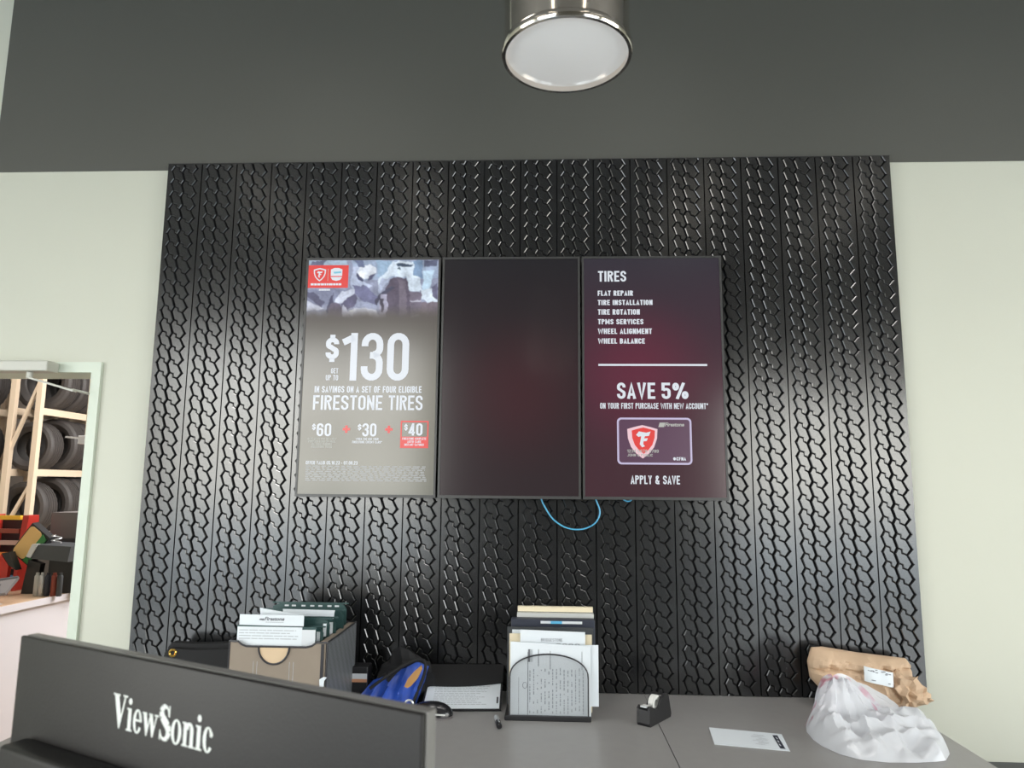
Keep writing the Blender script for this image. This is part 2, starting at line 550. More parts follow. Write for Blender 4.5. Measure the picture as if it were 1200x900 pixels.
def stroke(p, t):
    """ribbon of width t along a polyline, mitred"""
    n = len(p)
    closed = (abs(p[0][0] - p[-1][0]) + abs(p[0][1] - p[-1][1])) < 1e-6
    if closed: p = p[:-1]; n -= 1
    vs, fs = [], []
    V = [Vector(q) for q in p]
    for i in range(n):
        a = V[i - 1] if (i or closed) else None
        b_ = V[(i + 1) % n] if (i < n - 1 or closed) else None
        d0_ = (V[i] - a).normalized() if a is not None and (V[i] - a).length > 1e-6 else None
        d1_ = (b_ - V[i]).normalized() if b_ is not None and (b_ - V[i]).length > 1e-6 else None
        if d0_ is None: d0_ = d1_
        if d1_ is None: d1_ = d0_
        m_ = (d0_ + d1_)
        if m_.length < .3: m_ = d0_
        m_.normalize()
        nn_ = Vector((-m_.y, m_.x))
        k_ = min(1.6, 1 / max(.2, nn_.dot(Vector((-d0_.y, d0_.x)))))
        vs += [V[i] + nn_ * t / 2 * k_, V[i] - nn_ * t / 2 * k_]
    for i in range(n if closed else n - 1):
        j = (i + 1) % n
        fs.append((2 * i, 2 * i + 1, 2 * j + 1, 2 * j))
    return vs, fs


def cond_geo(s, t):
    key = ('cond', s, t)
    if key not in TXT:
        vs, fs = [], []
        x = 0
        for ch in s:
            w_, st = glyph(ch, t)
            for p in st:
                p2 = [q_ for i_, q_ in enumerate(p) if i_ == 0 or abs(q_[0] - p[i_ - 1][0]) + abs(q_[1] - p[i_ - 1][1]) > 1e-5]
                v_, f_ = stroke(p2, t)
                n_ = len(vs)
                vs += [(q_[0] + x, q_[1]) for q_ in v_]
                fs += [tuple(k + n_ for k in f) for f in f_]
            x += w_ + .085
        x1 = x - .085
        TXT[key] = ([(a / x1, c_) for a, c_ in vs], fs)
    return TXT[key]


def text(s, rect, y, m, parent, bold=0.02, shear=0.0, frame=None, name='lettering', label=None, mb=None):
    """flat lettering fitted into rect=(x0,x1,z0,z1) on the vertical plane y, or on frame=(o,ex,ey)"""
    cond = frame is None and not shear and s.upper() == s
    pts, fs = cond_geo(s, .155 + (bold - .03) * 2) if cond else text_geo(s, bold, shear)
    x0, x1, z0, z1 = rect
    q = [(x0 + p[0] * (x1 - x0), z0 + p[1] * (z1 - z0)) for p in pts]
    if frame is None: frame = ((0, y, 0), (1, 0, 0), (0, 0, 1))
    o, ex, ey = [Vector(k) for k in frame]
    tgt = mb or MB()
    tgt.add([o + ex * a + ey * b for a, b in q], fs)
    if mb: return None
    ob = tgt.build(name, m, parent, normals=False)
    if label: ob['label'] = label
    return ob


def dashes(mb, rect, rows, frame, fill=0.5, seed=1, wmin=0.03, wmax=0.12, rag=0.1):
    """lines of unreadable small print as little flat bars"""
    rnd = random.Random(seed)
    x0, x1, z0, z1 = rect
    h = (z1 - z0) / rows
    o, ex, ey = [Vector(k) for k in frame]
    for r in range(rows):
        x = x0
        end = x1 - rnd.random() * rag * (x1 - x0)
        while x < end:
            wd = (wmin + rnd.random() * (wmax - wmin)) * (x1 - x0)
            b = min(end, x + wd)
            zt = z1 - r * h
            mb.add([o + ex * x + ey * (zt - h * fill), o + ex * b + ey * (zt - h * fill), o + ex * b + ey * zt, o + ex * x + ey * zt], [(0, 1, 2, 3)])
            x = b + 0.015 * (x1 - x0)
    return mb


def shield_pts(cx, cz, wd, h, k=1.0):
    base = [(-.5, .38), (-.28, .44), (0, .5), (.28, .44), (.5, .38), (.48, .1), (.38, -.16), (.2, -.36), (0, -.5), (-.2, -.36), (-.38, -.16), (-.48, .1)]
    return [(cx + x * wd * k, cz + z * h * k) for x, z in base]


def f_pts(cx, cz, wd, h):
    base = [(-.5, .28), (-.3, .5), (.2, .42), (.5, .5), (.38, .22), (.1, .2), (.05, .06), (.3, .08), (.22, -.1), (0, -.12), (-.02, -.3), (.1, -.42), (-.1, -.5), (-.26, -.3), (-.2, -.05), (-.15, .2), (-.34, .16)]
    return [(cx + x * wd, cz + z * h) for x, z in base]


# ------------------------------------------------------------------ the setting
YW = 0.04
WT = 0.17
struct('floor', MB().box(XL - .2, XR + .2, YB - .2, YW + WT / 2, -.1, 0), M['floor'])
b = MB()
b.box(XL, -2.97, YW, YW + WT, 0, 3.08)
b.box(-2.97, -2.05, YW, YW + WT, 2.12, 3.08)
b.box(-2.05, XR, YW, YW + WT, 0, 3.08)
b.box(XL, -2.66, YW, YW + WT, 3.08, 5.0)
struct('wall_back', b, M['wall'])
struct('trim_1', MB().box(-2.66, XR, YW - .004, YW + WT, 3.08, 5.0), M['dark_wall'])
struct('ceiling', MB().box(XL - .2, XR + .2, YB - .2, YW + WT, 5.0, 5.1), M['ceiling'])
struct('wall_right', MB().box(XR, XR + .2, YB, -6.4, 0, 5).box(XR, XR + .2, -2.4, YW, 0, 5).box(XR, XR + .2, -6.4, -2.4, 3.6, 5).box(XR, XR + .2, -6.4, -2.4, 0, .2), M['wall'])
struct('window_4', MB().box(XR + .05, XR + .13, -6.4, -2.4, .2, .26).box(XR + .05, XR + .13, -6.4, -2.4, 3.54, 3.6).box(XR + .05, XR + .13, -5.1, -5.04, .26, 3.54).box(XR + .05, XR + .13, -3.75, -3.69, .26, 3.54), M['frame_metal'])
b = MB()
b.box(XL - .2, XL, YB, -6.3, 0, 5).box(XL - .2, XL, -3.3, YW, 0, 5).box(XL - .2, XL, -6.3, -3.3, 3.6, 5).box(XL - .2, XL, -6.3, -3.3, 0, .2)
struct('wall_left', b, M['wall'])
b = MB()
xs = [XL - .2] + [v for o_ in OPEN for v in o_[:2]] + [XR + .2]
for i in range(0, len(xs), 2):
    b.box(xs[i], xs[i + 1], YB - .2, YB, 0, 5)
for (a, c, d, e) in OPEN:
    b.box(a, c, YB - .2, YB, 0, d).box(a, c, YB - .2, YB, e, 5)
struct('wall_front', b, M['dark_wall'])
for i, (a, c, d, e) in enumerate(OPEN):
    fr = MB()
    n = 3 if i == 0 else 2
    for k in range(n + 1):
        x = a + (c - a) * k / n
        fr.box(x - .03, x + .03, YB - .13, YB - .05, d, e)
    fr.box(a, c, YB - .13, YB - .05, d, d + .06).box(a, c, YB - .13, YB - .05, e - .06, e).box(a, c, YB - .13, YB - .05, 2.25, 2.31)
    struct('window_%d' % (i + 1), fr, M['frame_metal'])
struct('window_3', MB().box(XL - .13, XL - .05, -6.3, -3.3, .2, .26).box(XL - .13, XL - .05, -6.3, -3.3, 3.54, 3.6).box(XL - .13, XL - .05, -4.83, -4.77, .26, 3.54), M['frame_metal'])
tag(MB().box(-40, 40, -60, YB - .2, -.25, -.15).build('pavement', M['pave']), kind='structure')

# door frame with the hydraulic closer
d1 = bpy.data.objects.new('door_1', None)
d1.location = (-2.5, YW, 0)
C.objects.link(d1)
d1['kind'] = 'structure'
MB().box(-2.072, -2.028, YW - .018, YW + WT + .02, 0, 2.146).build('jamb', M['trim_paint'], d1)
MB().box(-2.994, -2.95, YW - .018, YW + WT + .02, 0, 2.146).build('jamb', M['trim_paint'], d1)
MB().box(-2.95, -2.072, YW - .018, YW + WT + .02, 2.098, 2.146).build('header', M['trim_paint'], d1)
MB().box(-2.09, -2.072, YW + .05, YW + .09, 0, 2.098).build('door_stop', M['trim_paint'], d1)
dc = empty('door_closer', (-2.45, YW - .018, 2.1), 'grey metal door closer box with folded arm on the door header at left edge', 'door closer')
MB().rbox(-2.62, -2.225, -.06, YW - .0185, 2.092, 2.14, .006).build('closer_body', M['closer'], dc)
MB().lathe([(.014, 0), (.014, -.03)], (-2.33, -.02, 2.092), seg=12).build('pivot', M['closer'], dc)
MB().bar((-2.33, -.02, 2.066), (-2.10, -.04, 2.003), .022, .008).build('arm', M['closer'], dc)
MB().bar((-2.115, -.04, 2.01), (-2.08, .06, 2.0), .02, .008).build('arm', M['closer'], dc)

# ------------------------------------------------------------------ tread panelled feature wall
PX0, PX1, PZ0, PZ1 = -1.779, 1.562, 0.7535, 3.093
NP = 20
W = (PX1 - PX0) / NP
P = 0.0612
SX = lambda u: u * W
eL, eM, eR, eS = .0205 * W, .030 * W, .0205 * W, .0155 * W


def offset_poly(pts, offs):
    n = len(pts)
    out = []
    for i in range(n):
        p0, p1, p2 = Vector(pts[i - 1]), Vector(pts[i]), Vector(pts[(i + 1) % n])
        d1_, d2_ = (p1 - p0).normalized(), (p2 - p1).normalized()
        n1, n2 = Vector((-d1_.y, d1_.x)), Vector((-d2_.y, d2_.x))
        o1, o2 = offs[i - 1], offs[i]
        a = p0 + n1 * o1
        bb = p1 + n2 * o2
        cr = d1_.x * d2_.y - d1_.y * d2_.x
        if abs(cr) < 0.08:
            out.append(p1 + (n1 + n2).normalized() * (o1 + o2) / 2)
        else:
            t_ = ((bb.x - a.x) * d2_.y - (bb.y - a.y) * d2_.x) / cr
            q = a + d1_ * t_
            if (q - p1).length > 3.5 * max(o1, o2, 1e-5): q = p1 + (q - p1).normalized() * 3.5 * max(o1, o2)
            out.append(q)
    return out


sipe1 = [(.215, .39), (.33, .28), (.335, .04), (.43, -.11)]
sipe2 = [(.505, .25), (.61, .14), (.615, -.09), (.735, -.22)]
Rlo, Rhi = (.735, -.22), (.845, .18)
H_L = 0.0075


def lug(mb, pts, offs, x0, z0):
    """one raised tread block: drafted wall and small edge bevel; pts counter-clockwise in plank units"""
    q = [(x0 + SX(u), z0 + v * P) for u, v in pts]
    # grooves are cut as a shallow V with a narrow slit at its bottom
    ch = [min(.0034, o * 1.25) if o > .001 else .0005 for o in offs]
    r2 = offset_poly(q, [o + c_ * .45 for o, c_ in zip(offs, ch)])
    r1 = offset_poly(q, [max(.0001, o - c_ * .55) for o, c_ in zip(offs, ch)])
    r0 = offset_poly(q, [max(0, o - c_ * .55 - .0004) for o, c_ in zip(offs, ch)])
    n = len(q)
    vs = [(p.x, H_L, p.y) for p in r0] + [(p.x, .0027, p.y) for p in r1] + [(p.x, 0, p.y) for p in r2]
    fs = [tuple(range(2 * n, 3 * n))]
    for k in (0, 1):
        fs += [(k * n + i, k * n + (i + 1) % n, (k + 1) * n + (i + 1) % n, (k + 1) * n + i) for i in range(n)]
    mb.add(vs, fs)


tread = empty('tread_wall_panel', ((PX0 + PX1) / 2, YW, PZ0), 'big glossy black feature wall of twenty upright tyre-tread planks', 'wall panel')
MB().box(PX0, PX1, .012, YW - .0005, PZ0, PZ1).build('backing_board', M['backing'], tread)
rows = int((PZ1 - PZ0) / P) + 3
MB().box(PX0, PX1, .0004, .0119, PZ1, PZ1 + .003).build('top_strip', M['backing'], tread)
for k in range(NP):
    x0 = PX0 + k * W
    ph = random.random()
    mb = MB()
    z0 = PZ0 - P * ph
    sh = lambda L, dv: [(u, v + dv) for u, v in L]
    for r in range(rows):
        z = z0 + r * P
        # left lug, clockwise list then reversed
        cw = sipe1 + [(.505, -.75)] + list(reversed(sh(sipe1, -1))) + [(.14, 0)]
        of = [eS, eS, eS, eM, eM, eS, eS, eS, eL, eL]
        cc = list(reversed(cw))
        # edge i of reversed runs cc[i]->cc[i+1] == original edge index (n-2-i)
        n = len(cw)
        oc = [of[(n - 2 - i) % n] for i in range(n)]
        lug(mb, cc, oc, x0, z)
        cw = sipe2 + [(Rhi[0], Rhi[1] - 1)] + list(reversed(sh(sipe2, -1))) + [(.43, -.11)]
        of = [eS, eS, eS, eR, eR, eS, eS, eS, eM, eM]
        cc = list(reversed(cw))
        n = len(cw)
        oc = [of[(n - 2 - i) % n] for i in range(n)]
        lug(mb, cc, oc, x0, z)
    # shoulder ribs, one outline for the whole plank height
    lft = [(.013, -1.0)]
    lo = []
    for r in range(-1, rows):
        lft += [(.14, r - .05), (.095, r), (.14, r + .06), (.215, r + .39)]
    lft += [(.013, rows)]
    nn = len(lft)
    offs = []
    for i in range(nn):
        a_, b_ = lft[i], lft[(i + 1) % nn]
        du, dv = abs(a_[0] - b_[0]), abs(a_[1] - b_[1])
        if a_[0] == .013 and b_[0] == .013: offs.append(.0002)
        elif .095 in (a_[0], b_[0]): offs.append(.0006)
        elif i in (0, nn - 2): offs.append(0)
        else: offs.append(eL)
    lug(mb, lft, offs, x0, z0)
    rgt = [(.987, rows)]
    for r in range(rows - 1, -2, -1):
        rgt += [(.845, r + .24), (.895, r + .18), (.845, r + .12), (.735, r - .22)]
    rgt += [(.987, -2.0)]
    nn = len(rgt)
    offs = []
    for i in range(nn):
        a_, b_ = rgt[i], rgt[(i + 1) % nn]
        if a_[0] == .987 and b_[0] == .987: offs.append(.0002)
        elif .895 in (a_[0], b_[0]): offs.append(.0006)
        elif i in (0, nn - 2): offs.append(0)
        else: offs.append(eR)
    lug(mb, rgt, offs, x0, z0)
    mb.cur = 1
    mb.box(x0 + .0015, x0 + W - .0015, H_L - .0006, .0115, PZ0 - .2, PZ1 + .2)
    o = mb.build('tread_plank', [M['rubber'], M['groove']], tread, normals=False)
    me = o.data
    bm = bmesh.new()
    bm.from_mesh(me)
    base = base_of(tread)
    for zc, no in ((PZ1 - base.z, (0, 0, 1)), (PZ0 - base.z, (0, 0, -1))):
        bmesh.ops.bisect_plane(bm, geom=bm.verts[:] + bm.edges[:] + bm.faces[:], plane_co=(0, 0, zc), plane_no=no, clear_outer=True)
    bm.to_mesh(me)
    bm.free()

# ------------------------------------------------------------------ the three displays
SZ0, SZ1 = 1.546, 2.607
YS = -.060
scr_x = [(-1.067, -.460), (-.451, .158), (.167, .775)]
sm = [screen_mat('screen_offer', [(0, (104, 104, 92)), (.45, (112, 108, 96)), (.76, (92, 86, 82)), (1, (120, 118, 125))]),
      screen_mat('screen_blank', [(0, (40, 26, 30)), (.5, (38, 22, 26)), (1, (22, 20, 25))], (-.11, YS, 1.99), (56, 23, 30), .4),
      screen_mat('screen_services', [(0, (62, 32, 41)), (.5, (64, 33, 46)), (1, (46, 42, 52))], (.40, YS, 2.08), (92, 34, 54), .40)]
labs = ['left wall display showing a $130 tyre savings offer', 'blank dark middle wall display between two lit ones', 'right wall display listing tyre services and a card offer']
screens = []
for i, (a, c) in enumerate(scr_x):
    e_ = empty('wall_display', ((a + c) / 2, -.02, SZ0), labs[i], 'display', 'portrait displays on the tread wall')
    f = MB()
    bw = .009
    f.box(a, c, -.054, -.022, SZ0, SZ1)
    f.build('housing', M['black'], e_)
    f = MB()
    f.box(a, a + bw, -.0635, -.054, SZ0, SZ1).box(c - bw, c, -.0635, -.054, SZ0, SZ1)
    f.box(a + bw, c - bw, -.0635, -.054, SZ0, SZ0 + bw + .003).box(a + bw, c - bw, -.0635, -.054, SZ1 - bw, SZ1)
    f.build('bezel', M['bezel'], e_)
    MB().box((a + c) / 2 - .15, (a + c) / 2 + .15, -.0219, -.0003, 1.9, 2.25).build('mount', M['black'], e_)
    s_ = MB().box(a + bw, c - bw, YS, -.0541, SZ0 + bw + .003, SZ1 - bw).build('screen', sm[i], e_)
    screens.append(s_)

YT = YS - .0012
s1, s2, s3 = screens


def T1(s, r, m='t_white', bold=.03, par=s1, **k):
    return text(s, r, YT, M[m], par, bold=bold, **k)


# picture of a racing car across the head of the left screen: lit pixels as per-corner colours
def paint_car():
    x0, x1, z0, z1 = -1.057, -.470, 2.315, 2.597
    nx, nz = 230, 110
    polys = [
        ([(90, 80), (350, 80), (345, 120), (90, 120)], (165, 185, 205)),
        ([(120, 85), (210, 80), (190, 118), (105, 112)], (105, 110, 135)),
        ([(380, 80), (965, 80), (965, 200), (380, 200)], (160, 175, 200)),
        ([(90, 265), (420, 265), (330, 330), (220, 360), (90, 395)], (135, 140, 165)),
        ([(90, 275), (140, 280), (210, 345), (190, 375), (90, 290)], (95, 95, 120)),
        ([(90, 330), (140, 350), (215, 380), (90, 395)], (200, 205, 222)),
        ([(265, 340), (330, 270), (430, 265), (360, 340), (300, 350)], (205, 212, 230)),
        ([(380, 120), (440, 115), (430, 185), (520, 240), (500, 260), (385, 262)], (190, 200, 225)),
        ([(415, 150), (440, 115), (500, 105), (540, 130), (545, 165), (505, 190), (430, 190)], (225, 232, 243)),
        ([(410, 165), (440, 172), (475, 200), (465, 215), (425, 190)], (75, 78, 105)),
        ([(495, 175), (540, 165), (530, 195), (505, 205)], (100, 100, 130)),
        ([(385, 80), (450, 80), (470, 120), (420, 130)], (110, 120, 150)),
        ([(390, 240), (470, 235), (580, 320), (545, 360), (490, 345), (400, 290)], (120, 122, 155)),
        ([(400, 290), (430, 320), (420, 370), (330, 395), (320, 350)], (100, 98, 125)),
        ([(430, 330), (560, 350), (560, 405), (410, 410)], (170, 178, 205)),
        ([(430, 375), (560, 380), (580, 440), (440, 440), (360, 400)], (215, 220, 236)),
        ([(235, 320), (265, 290), (255, 350), (240, 400), (220, 420)], (85, 85, 110)),
        ([(245, 350), (310, 350), (345, 400), (350, 440), (225, 440)], (108, 100, 120)),
        ([(330, 350), (350, 370), (400, 440), (330, 420)], (210, 212, 232)),
        ([(545, 80), (660, 80), (640, 150), (560, 190)], (150, 175, 200)),
        ([(660, 90), (800, 90), (860, 265), (790, 275), (750, 180), (640, 190), (570, 260), (560, 210)], (210, 224, 238)),
        ([(680, 100), (790, 105), (780, 118), (700, 122)], (70, 85, 105)),
        ([(700, 125), (720, 125), (715, 145), (695, 140)], (80, 95, 110)),
        ([(795, 80), (860, 80), (860, 200), (800, 170)], (125, 150, 180)),
        ([(865, 80), (965, 80), (950, 125), (870, 125)], (95, 100, 125)),
        ([(865, 150), (940, 150), (905, 270), (860, 270)], (190, 215, 235)),
        ([(850, 270), (965, 255), (960, 345), (900, 350), (850, 320)], (215, 228, 242)),
        ([(920, 250), (965, 230), (965, 330), (935, 310)], (105, 105, 130)),
        ([(780, 275), (850, 275), (850, 440), (785, 440)], (120, 112, 128)),
        ([(780, 330), (850, 330), (850, 338), (780, 338)], (190, 190, 205)),
        ([(785, 425), (850, 425), (850, 440), (785, 440)], (190, 190, 205)),
        ([(850, 345), (965, 345), (965, 440), (850, 440)], (118, 108, 118)),
        ([(620, 260), (650, 205), (700, 185), (750, 190), (780, 240), (785, 440), (625, 440)], (96, 88, 104)),
        ([(700, 200), (745, 205), (760, 300), (755, 420), (715, 420)], (118, 110, 124)),
        ([(570, 230), (590, 195), (650, 195), (600, 260), (590, 300), (565, 280)], (185, 195, 220)),
        ([(540, 330), (660, 235), (680, 245), (610, 300), (560, 360)], (80, 80, 100)),
        ([(590, 300), (630, 290), (625, 440), (575, 440), (575, 380)], (170, 168, 190)),
        ([(585, 330), (605, 330), (600, 400), (585, 400)], (80, 75, 90)),
    ]
    bbs = [(min(p[0] for p in q), max(p[0] for p in q), min(p[1] for p in q), max(p[1] for p in q)) for q, _ in polys]

    def inside(q, x, y):
        c_ = False
        j = len(q) - 1
        for i_ in range(len(q)):
            if (q[i_][1] > y) != (q[j][1] > y) and x < (q[j][0] - q[i_][0]) * (y - q[i_][1]) / (q[j][1] - q[i_][1]) + q[i_][0]: c_ = not c_
            j = i_
        return c_
    vs, fs, cols = [], [], []
    for j in range(nz + 1):
        for i in range(nx + 1):
            u, v = i / nx, j / nz
            vs.append((x0 + (x1 - x0) * u, YS - .0005, z1 - (z1 - z0) * v))
            X, Y = 90 + u * 875, 80 + v * 380
            X += 16 * noise.noise((X / 75, Y / 60, 1.3)) + 7 * noise.noise((X / 22, Y / 22, 4.3))
            Y += 14 * noise.noise((X / 75, Y / 60, 7.3)) + 6 * noise.noise((X / 22, Y / 22, 9.3))
            c_ = (150, 156, 180)
            for (q, cc), bb in zip(polys, bbs):
                if bb[0] <= X <= bb[1] and bb[2] <= Y <= bb[3] and inside(q, X, Y): c_ = cc
            s_ = 1 + .18 * noise.noise((X / 60, Y / 60, 3.1)) + .1 * noise.noise((X / 14, Y / 9, 5.5))
            fade = min(1, max(0, (Y - 350) / 95))
            fade = fade * fade * (3 - 2 * fade)
            bgc = (94, 88, 84)
            c2 = lin([min(255, k * s_) * (1 - fade) + g_ * fade for k, g_ in zip(c_, bgc)])
            cols.append(c2)
    for _ in range(1):
        src = list(cols)
        for j in range(1, nz):
            for i in range(1, nx):
                a = j * (nx + 1) + i
                nb = (a, a, a - 1, a + 1, a - nx - 1, a + nx + 1)
                cols[a] = tuple(sum(src[k][q_] for k in nb) / 6 for q_ in range(3)) + (1,)
    for j in range(nz):
        for i in range(nx):
            a = j * (nx + 1) + i
            fs.append((a, a + 1, a + nx + 2, a + nx + 1))
    m = bpy.data.materials.new('screen_picture')
    m.use_nodes = True
    t = m.node_tree
    b_ = t.nodes['Principled BSDF']
    b_.inputs['Base Color'].default_value = (.012, .012, .013, 1)
    b_.inputs['Roughness'].default_value = .16
    at = t.nodes.new('ShaderNodeAttribute')
    at.attribute_name = 'picture'
    t.links.new(at.outputs['Color'], b_.inputs['Emission Color'])
    b_.inputs['Emission Strength'].default_value = 1.0
    mb = MB().add(vs, fs)
    o = mb.build('screen_picture', m, s1, normals=False)
    ca = o.data.color_attributes.new('picture', 'FLOAT_COLOR', 'POINT')
    for k, c_ in enumerate(cols): ca.data[k].color = c_
    o['label'] = 'pale grey racing car picture'


paint_car()
tag(MB().add([(-1.057, YT, 2.469), (-.875, YT, 2.469), (-.875, YT, 2.574), (-1.057, YT, 2.574)], [(0, 1, 2, 3)]).build('red_banner', M['t_red'], s1, normals=False))
YT2 = YT - .0006
PL = lambda y: ((0, y, 0), (1, 0, 0), (0, 0, 1))


def flatpoly(name, pts, y, m, par):
    return MB().flat(pts, o=(0, y, 0)).build(name, M[m], par, normals=False)


flatpoly('shield_emblem', shield_pts(-1.005, 2.530, .056, .062), YT2, 't_white', s1)
flatpoly('shield_emblem', shield_pts(-1.005, 2.530, .045, .050), YT2 - .0004, 't_red', s1)
flatpoly('shield_letter', f_pts(-1.005, 2.531, .026, .030), YT2 - .0008, 't_white', s1)
flatpoly('divider', [(-.9685, 2.502), (-.9665, 2.502), (-.9665, 2.557), (-.9685, 2.557)], YT2, 't_dim', s1)
hx = [(-.5, -.12), (.5, -.12), (.5, .38), (.2, .5), (-.2, .5), (-.5, .38)]
flatpoly('badge_emblem', [(-.929 + x * .052, 2.531 + z * .06) for x, z in hx], YT2, 't_white', s1)
flatpoly('badge_emblem', [(-.929 + x * .052, 2.531 + z * .06) for x, z in [(-.5, -.2), (-.35, -.42), (0, -.5), (.35, -.42), (.5, -.2)]], YT2, 't_white', s1)
flatpoly('badge_emblem', [(-.929 + x * .05, 2.531 + z * .06) for x, z in [(-.2, .06), (.42, .1), (.42, .24), (-.3, .2)]], YT2 - .0004, 't_cyan', s1)
mb = dashes(MB(), (-1.044, -.905, 2.479, 2.490), 1, PL(YT2), .85, 3, .05, .14, 0)
mb.build('small_print', M['t_white'], s1, normals=False)
mb = dashes(MB(), (-1.005, -.955, 2.455, 2.464), 1, PL(YT2), .85, 4, .2, .3, 0)
mb.build('small_print', M['t_white'], s1, normals=False)

T1('130', (-.885, -.591, 2.050, 2.263), bold=.022, label='large white figures 130')
T1('$', (-.962, -.903, 2.133, 2.255), bold=.04)
T1('GET', (-.934, -.902, 2.082, 2.105), bold=.03)
T1('UP TO', (-.956, -.901, 2.051, 2.075), bold=.03)
T1('IN SAVINGS ON A SET OF FOUR ELIGIBLE', (-1.003, -.531, 1.997, 2.026), bold=.035)
T1('FIRESTONE', (-1.007, -.701, 1.921, 1.985), bold=.02)
T1('TIRES', (-.674, -.525, 1.921, 1.985), bold=.02)
T1('$', (-1.006, -.990, 1.832, 1.860), 't_white', .04)
T1('60', (-.985, -.921, 1.806, 1.862), 't_white', .025)
T1('$', (-.805, -.789, 1.832, 1.860), 't_white', .04)
T1('30', (-.785, -.723, 1.806, 1.863), 't_white', .025)
for cx in (-.855, -.669):
    q = .0055
    L_ = .016
    flatpoly('plus_sign', [(cx - q, 1.837 - L_), (cx + q, 1.837 - L_), (cx + q, 1.837 - q), (cx + L_, 1.837 - q), (cx + L_, 1.837 + q), (cx + q, 1.837 + q),
                           (cx + q, 1.837 + L_), (cx - q, 1.837 + L_), (cx - q, 1.837 + q), (cx - L_, 1.837 + q), (cx - L_, 1.837 - q), (cx - q, 1.837 - q)], YT, 't_red', s1)
rb = MB()
for (a, c, d, e) in [(-.618, -.496, 1.868, 1.875), (-.618, -.612, 1.806, 1.868), (-.502, -.496, 1.806, 1.868), (-.618, -.496, 1.757, 1.806)]:
    rb.add([(a, YT, d), (c, YT, d), (c, YT, e), (a, YT, e)], [(0, 1, 2, 3)])
rb.build('red_price_box', M['t_red'], s1, normals=False)
T1('$', (-.602, -.587, 1.832, 1.861), 't_white', .04)
T1('40', (-.583, -.522, 1.811, 1.864), 't_white', .03)


def t_lines(lines, cx, z1, h, wds, m, par, y=YT, lead=1.35):
    for k, (s, wd) in enumerate(zip(lines, wds)):
        text(s, (cx - wd / 2, cx + wd / 2, z1 - h - k * h * lead, z1 - k * h * lead), y, M[m], par, bold=.03)


t_lines(['SAVE UP TO $60 ON A NEW', 'PREPAID CARD BY MAIL', 'ON YOUR ELIGIBLE', 'FIRESTONE TIRES'], -.960, 1.799, .0085, [.126, .118, .09, .09], 't_dim', s1)
t_lines(['WHEN YOU USE YOUR', 'FIRESTONE CREDIT CARD*'], -.762, 1.800, .010, [.10, .13], 't_white', s1)
t_lines(['FIRESTONE COMPLETE', 'AUTO CARE', 'INSTANT SAVINGS'], -.557, 1.802, .0095, [.104, .06, .085], 't_white', s1, YT2)
T1('OFFER VALID 05.16.23 - 07.08.23', (-1.026, -.800, 1.684, 1.699), bold=.03)
dashes(MB(), (-1.025, -.500, 1.611, 1.679), 9, PL(YT), .55, 11, .02, .06, 0.02).build('fine_print', M['t_fine'], s1, normals=False)['kind'] = 'stuff'

T3 = lambda s, r, m='t_white', bold=.03, **k: text(s, r, YT, M[m], s3, bold=bold, **k)
T3('TIRES', (.238, .361, 2.493, 2.541), label='white heading TIRES')
for s, x1, z0, z1 in (('FLAT REPAIR', .390, 2.429, 2.452), ('TIRE INSTALLATION', .474, 2.387, 2.410), ('TIRE ROTATION', .418, 2.344, 2.368),
                      ('TPMS SERVICES', .433, 2.301, 2.324), ('WHEEL ALIGNMENT', .469, 2.258, 2.282), ('WHEEL BALANCE', .438, 2.215, 2.238)):
    T3(s, (.236, x1, z0, z1), bold=.045)
flatpoly('divider_line', [(.236, 2.117), (.702, 2.117), (.702, 2.1255), (.236, 2.1255)], YT, 't_white', s3)
T3('SAVE', (.315, .478, 1.974, 2.044))
T3('5%', (.505, .619, 1.974, 2.044))
T3('ON YOUR FIRST PURCHASE WITH NEW ACCOUNT*', (.242, .700, 1.931, 1.956))
T3('APPLY & SAVE', (.368, .574, 1.612, 1.648))


def rrect(x0, x1, z0, z1, r, n=5):
    out = []
    for cx, cz, a0 in ((x1 - r, z0 + r, -90), (x1 - r, z1 - r, 0), (x0 + r, z1 - r, 90), (x0 + r, z0 + r, 180)):
        for k in range(n + 1):
            a = math.radians(a0 + 90 * k / n)
            out.append((cx + r * math.cos(a), cz + r * math.sin(a)))
    return out


flatpoly('card_border', rrect(.313, .628, 1.694, 1.893, .018), YT, 't_lav', s3)
mc = mat('screen_card', (.02, .02, .02), .3, emis=(86, 46, 78), estr=.85)
M['t_card'] = mc
flatpoly('card_face', rrect(.321, .620, 1.702, 1.885, .012), YT2, 't_card', s3)
flatpoly('shield_emblem', shield_pts(.420, 1.790, .128, .142), YT2 - .0005, 't_pink', s3)
flatpoly('shield_emblem', shield_pts(.424, 1.795, .098, .112), YT2 - .0010, 't_red', s3)
flatpoly('shield_letter', f_pts(.424, 1.800, .062, .068), YT2 - .0015, 't_white', s3)
text('1234 5678 9789', (.354, .487, 1.744, 1.757), YT2 - .002, M['t_dim'], s3, bold=.02)
text('JOHN Q PUBLIC', (.354, .462, 1.728, 1.739), YT2 - .002, M['t_dim'], s3, bold=.02)
flatpoly('card_mark', [(.488, 1.853), (.512, 1.853), (.518, 1.872), (.494, 1.872)], YT2 - .0005, 't_dim', s3)
text('Firestone', (.516, .597, 1.856, 1.872), YT2 - .0005, M['t_dim'], s3, bold=.03, shear=.2)
text('CFNA', (.561, .601, 1.712, 1.726), YT2 - .0005, M['t_white'], s3, bold=.04)
flatpoly('card_mark', [(.553 + .006 * math.cos(a * .8), 1.719 + .007 * math.sin(a * .8)) for a in range(8)], YT2 - .0005, 't_white', s3)

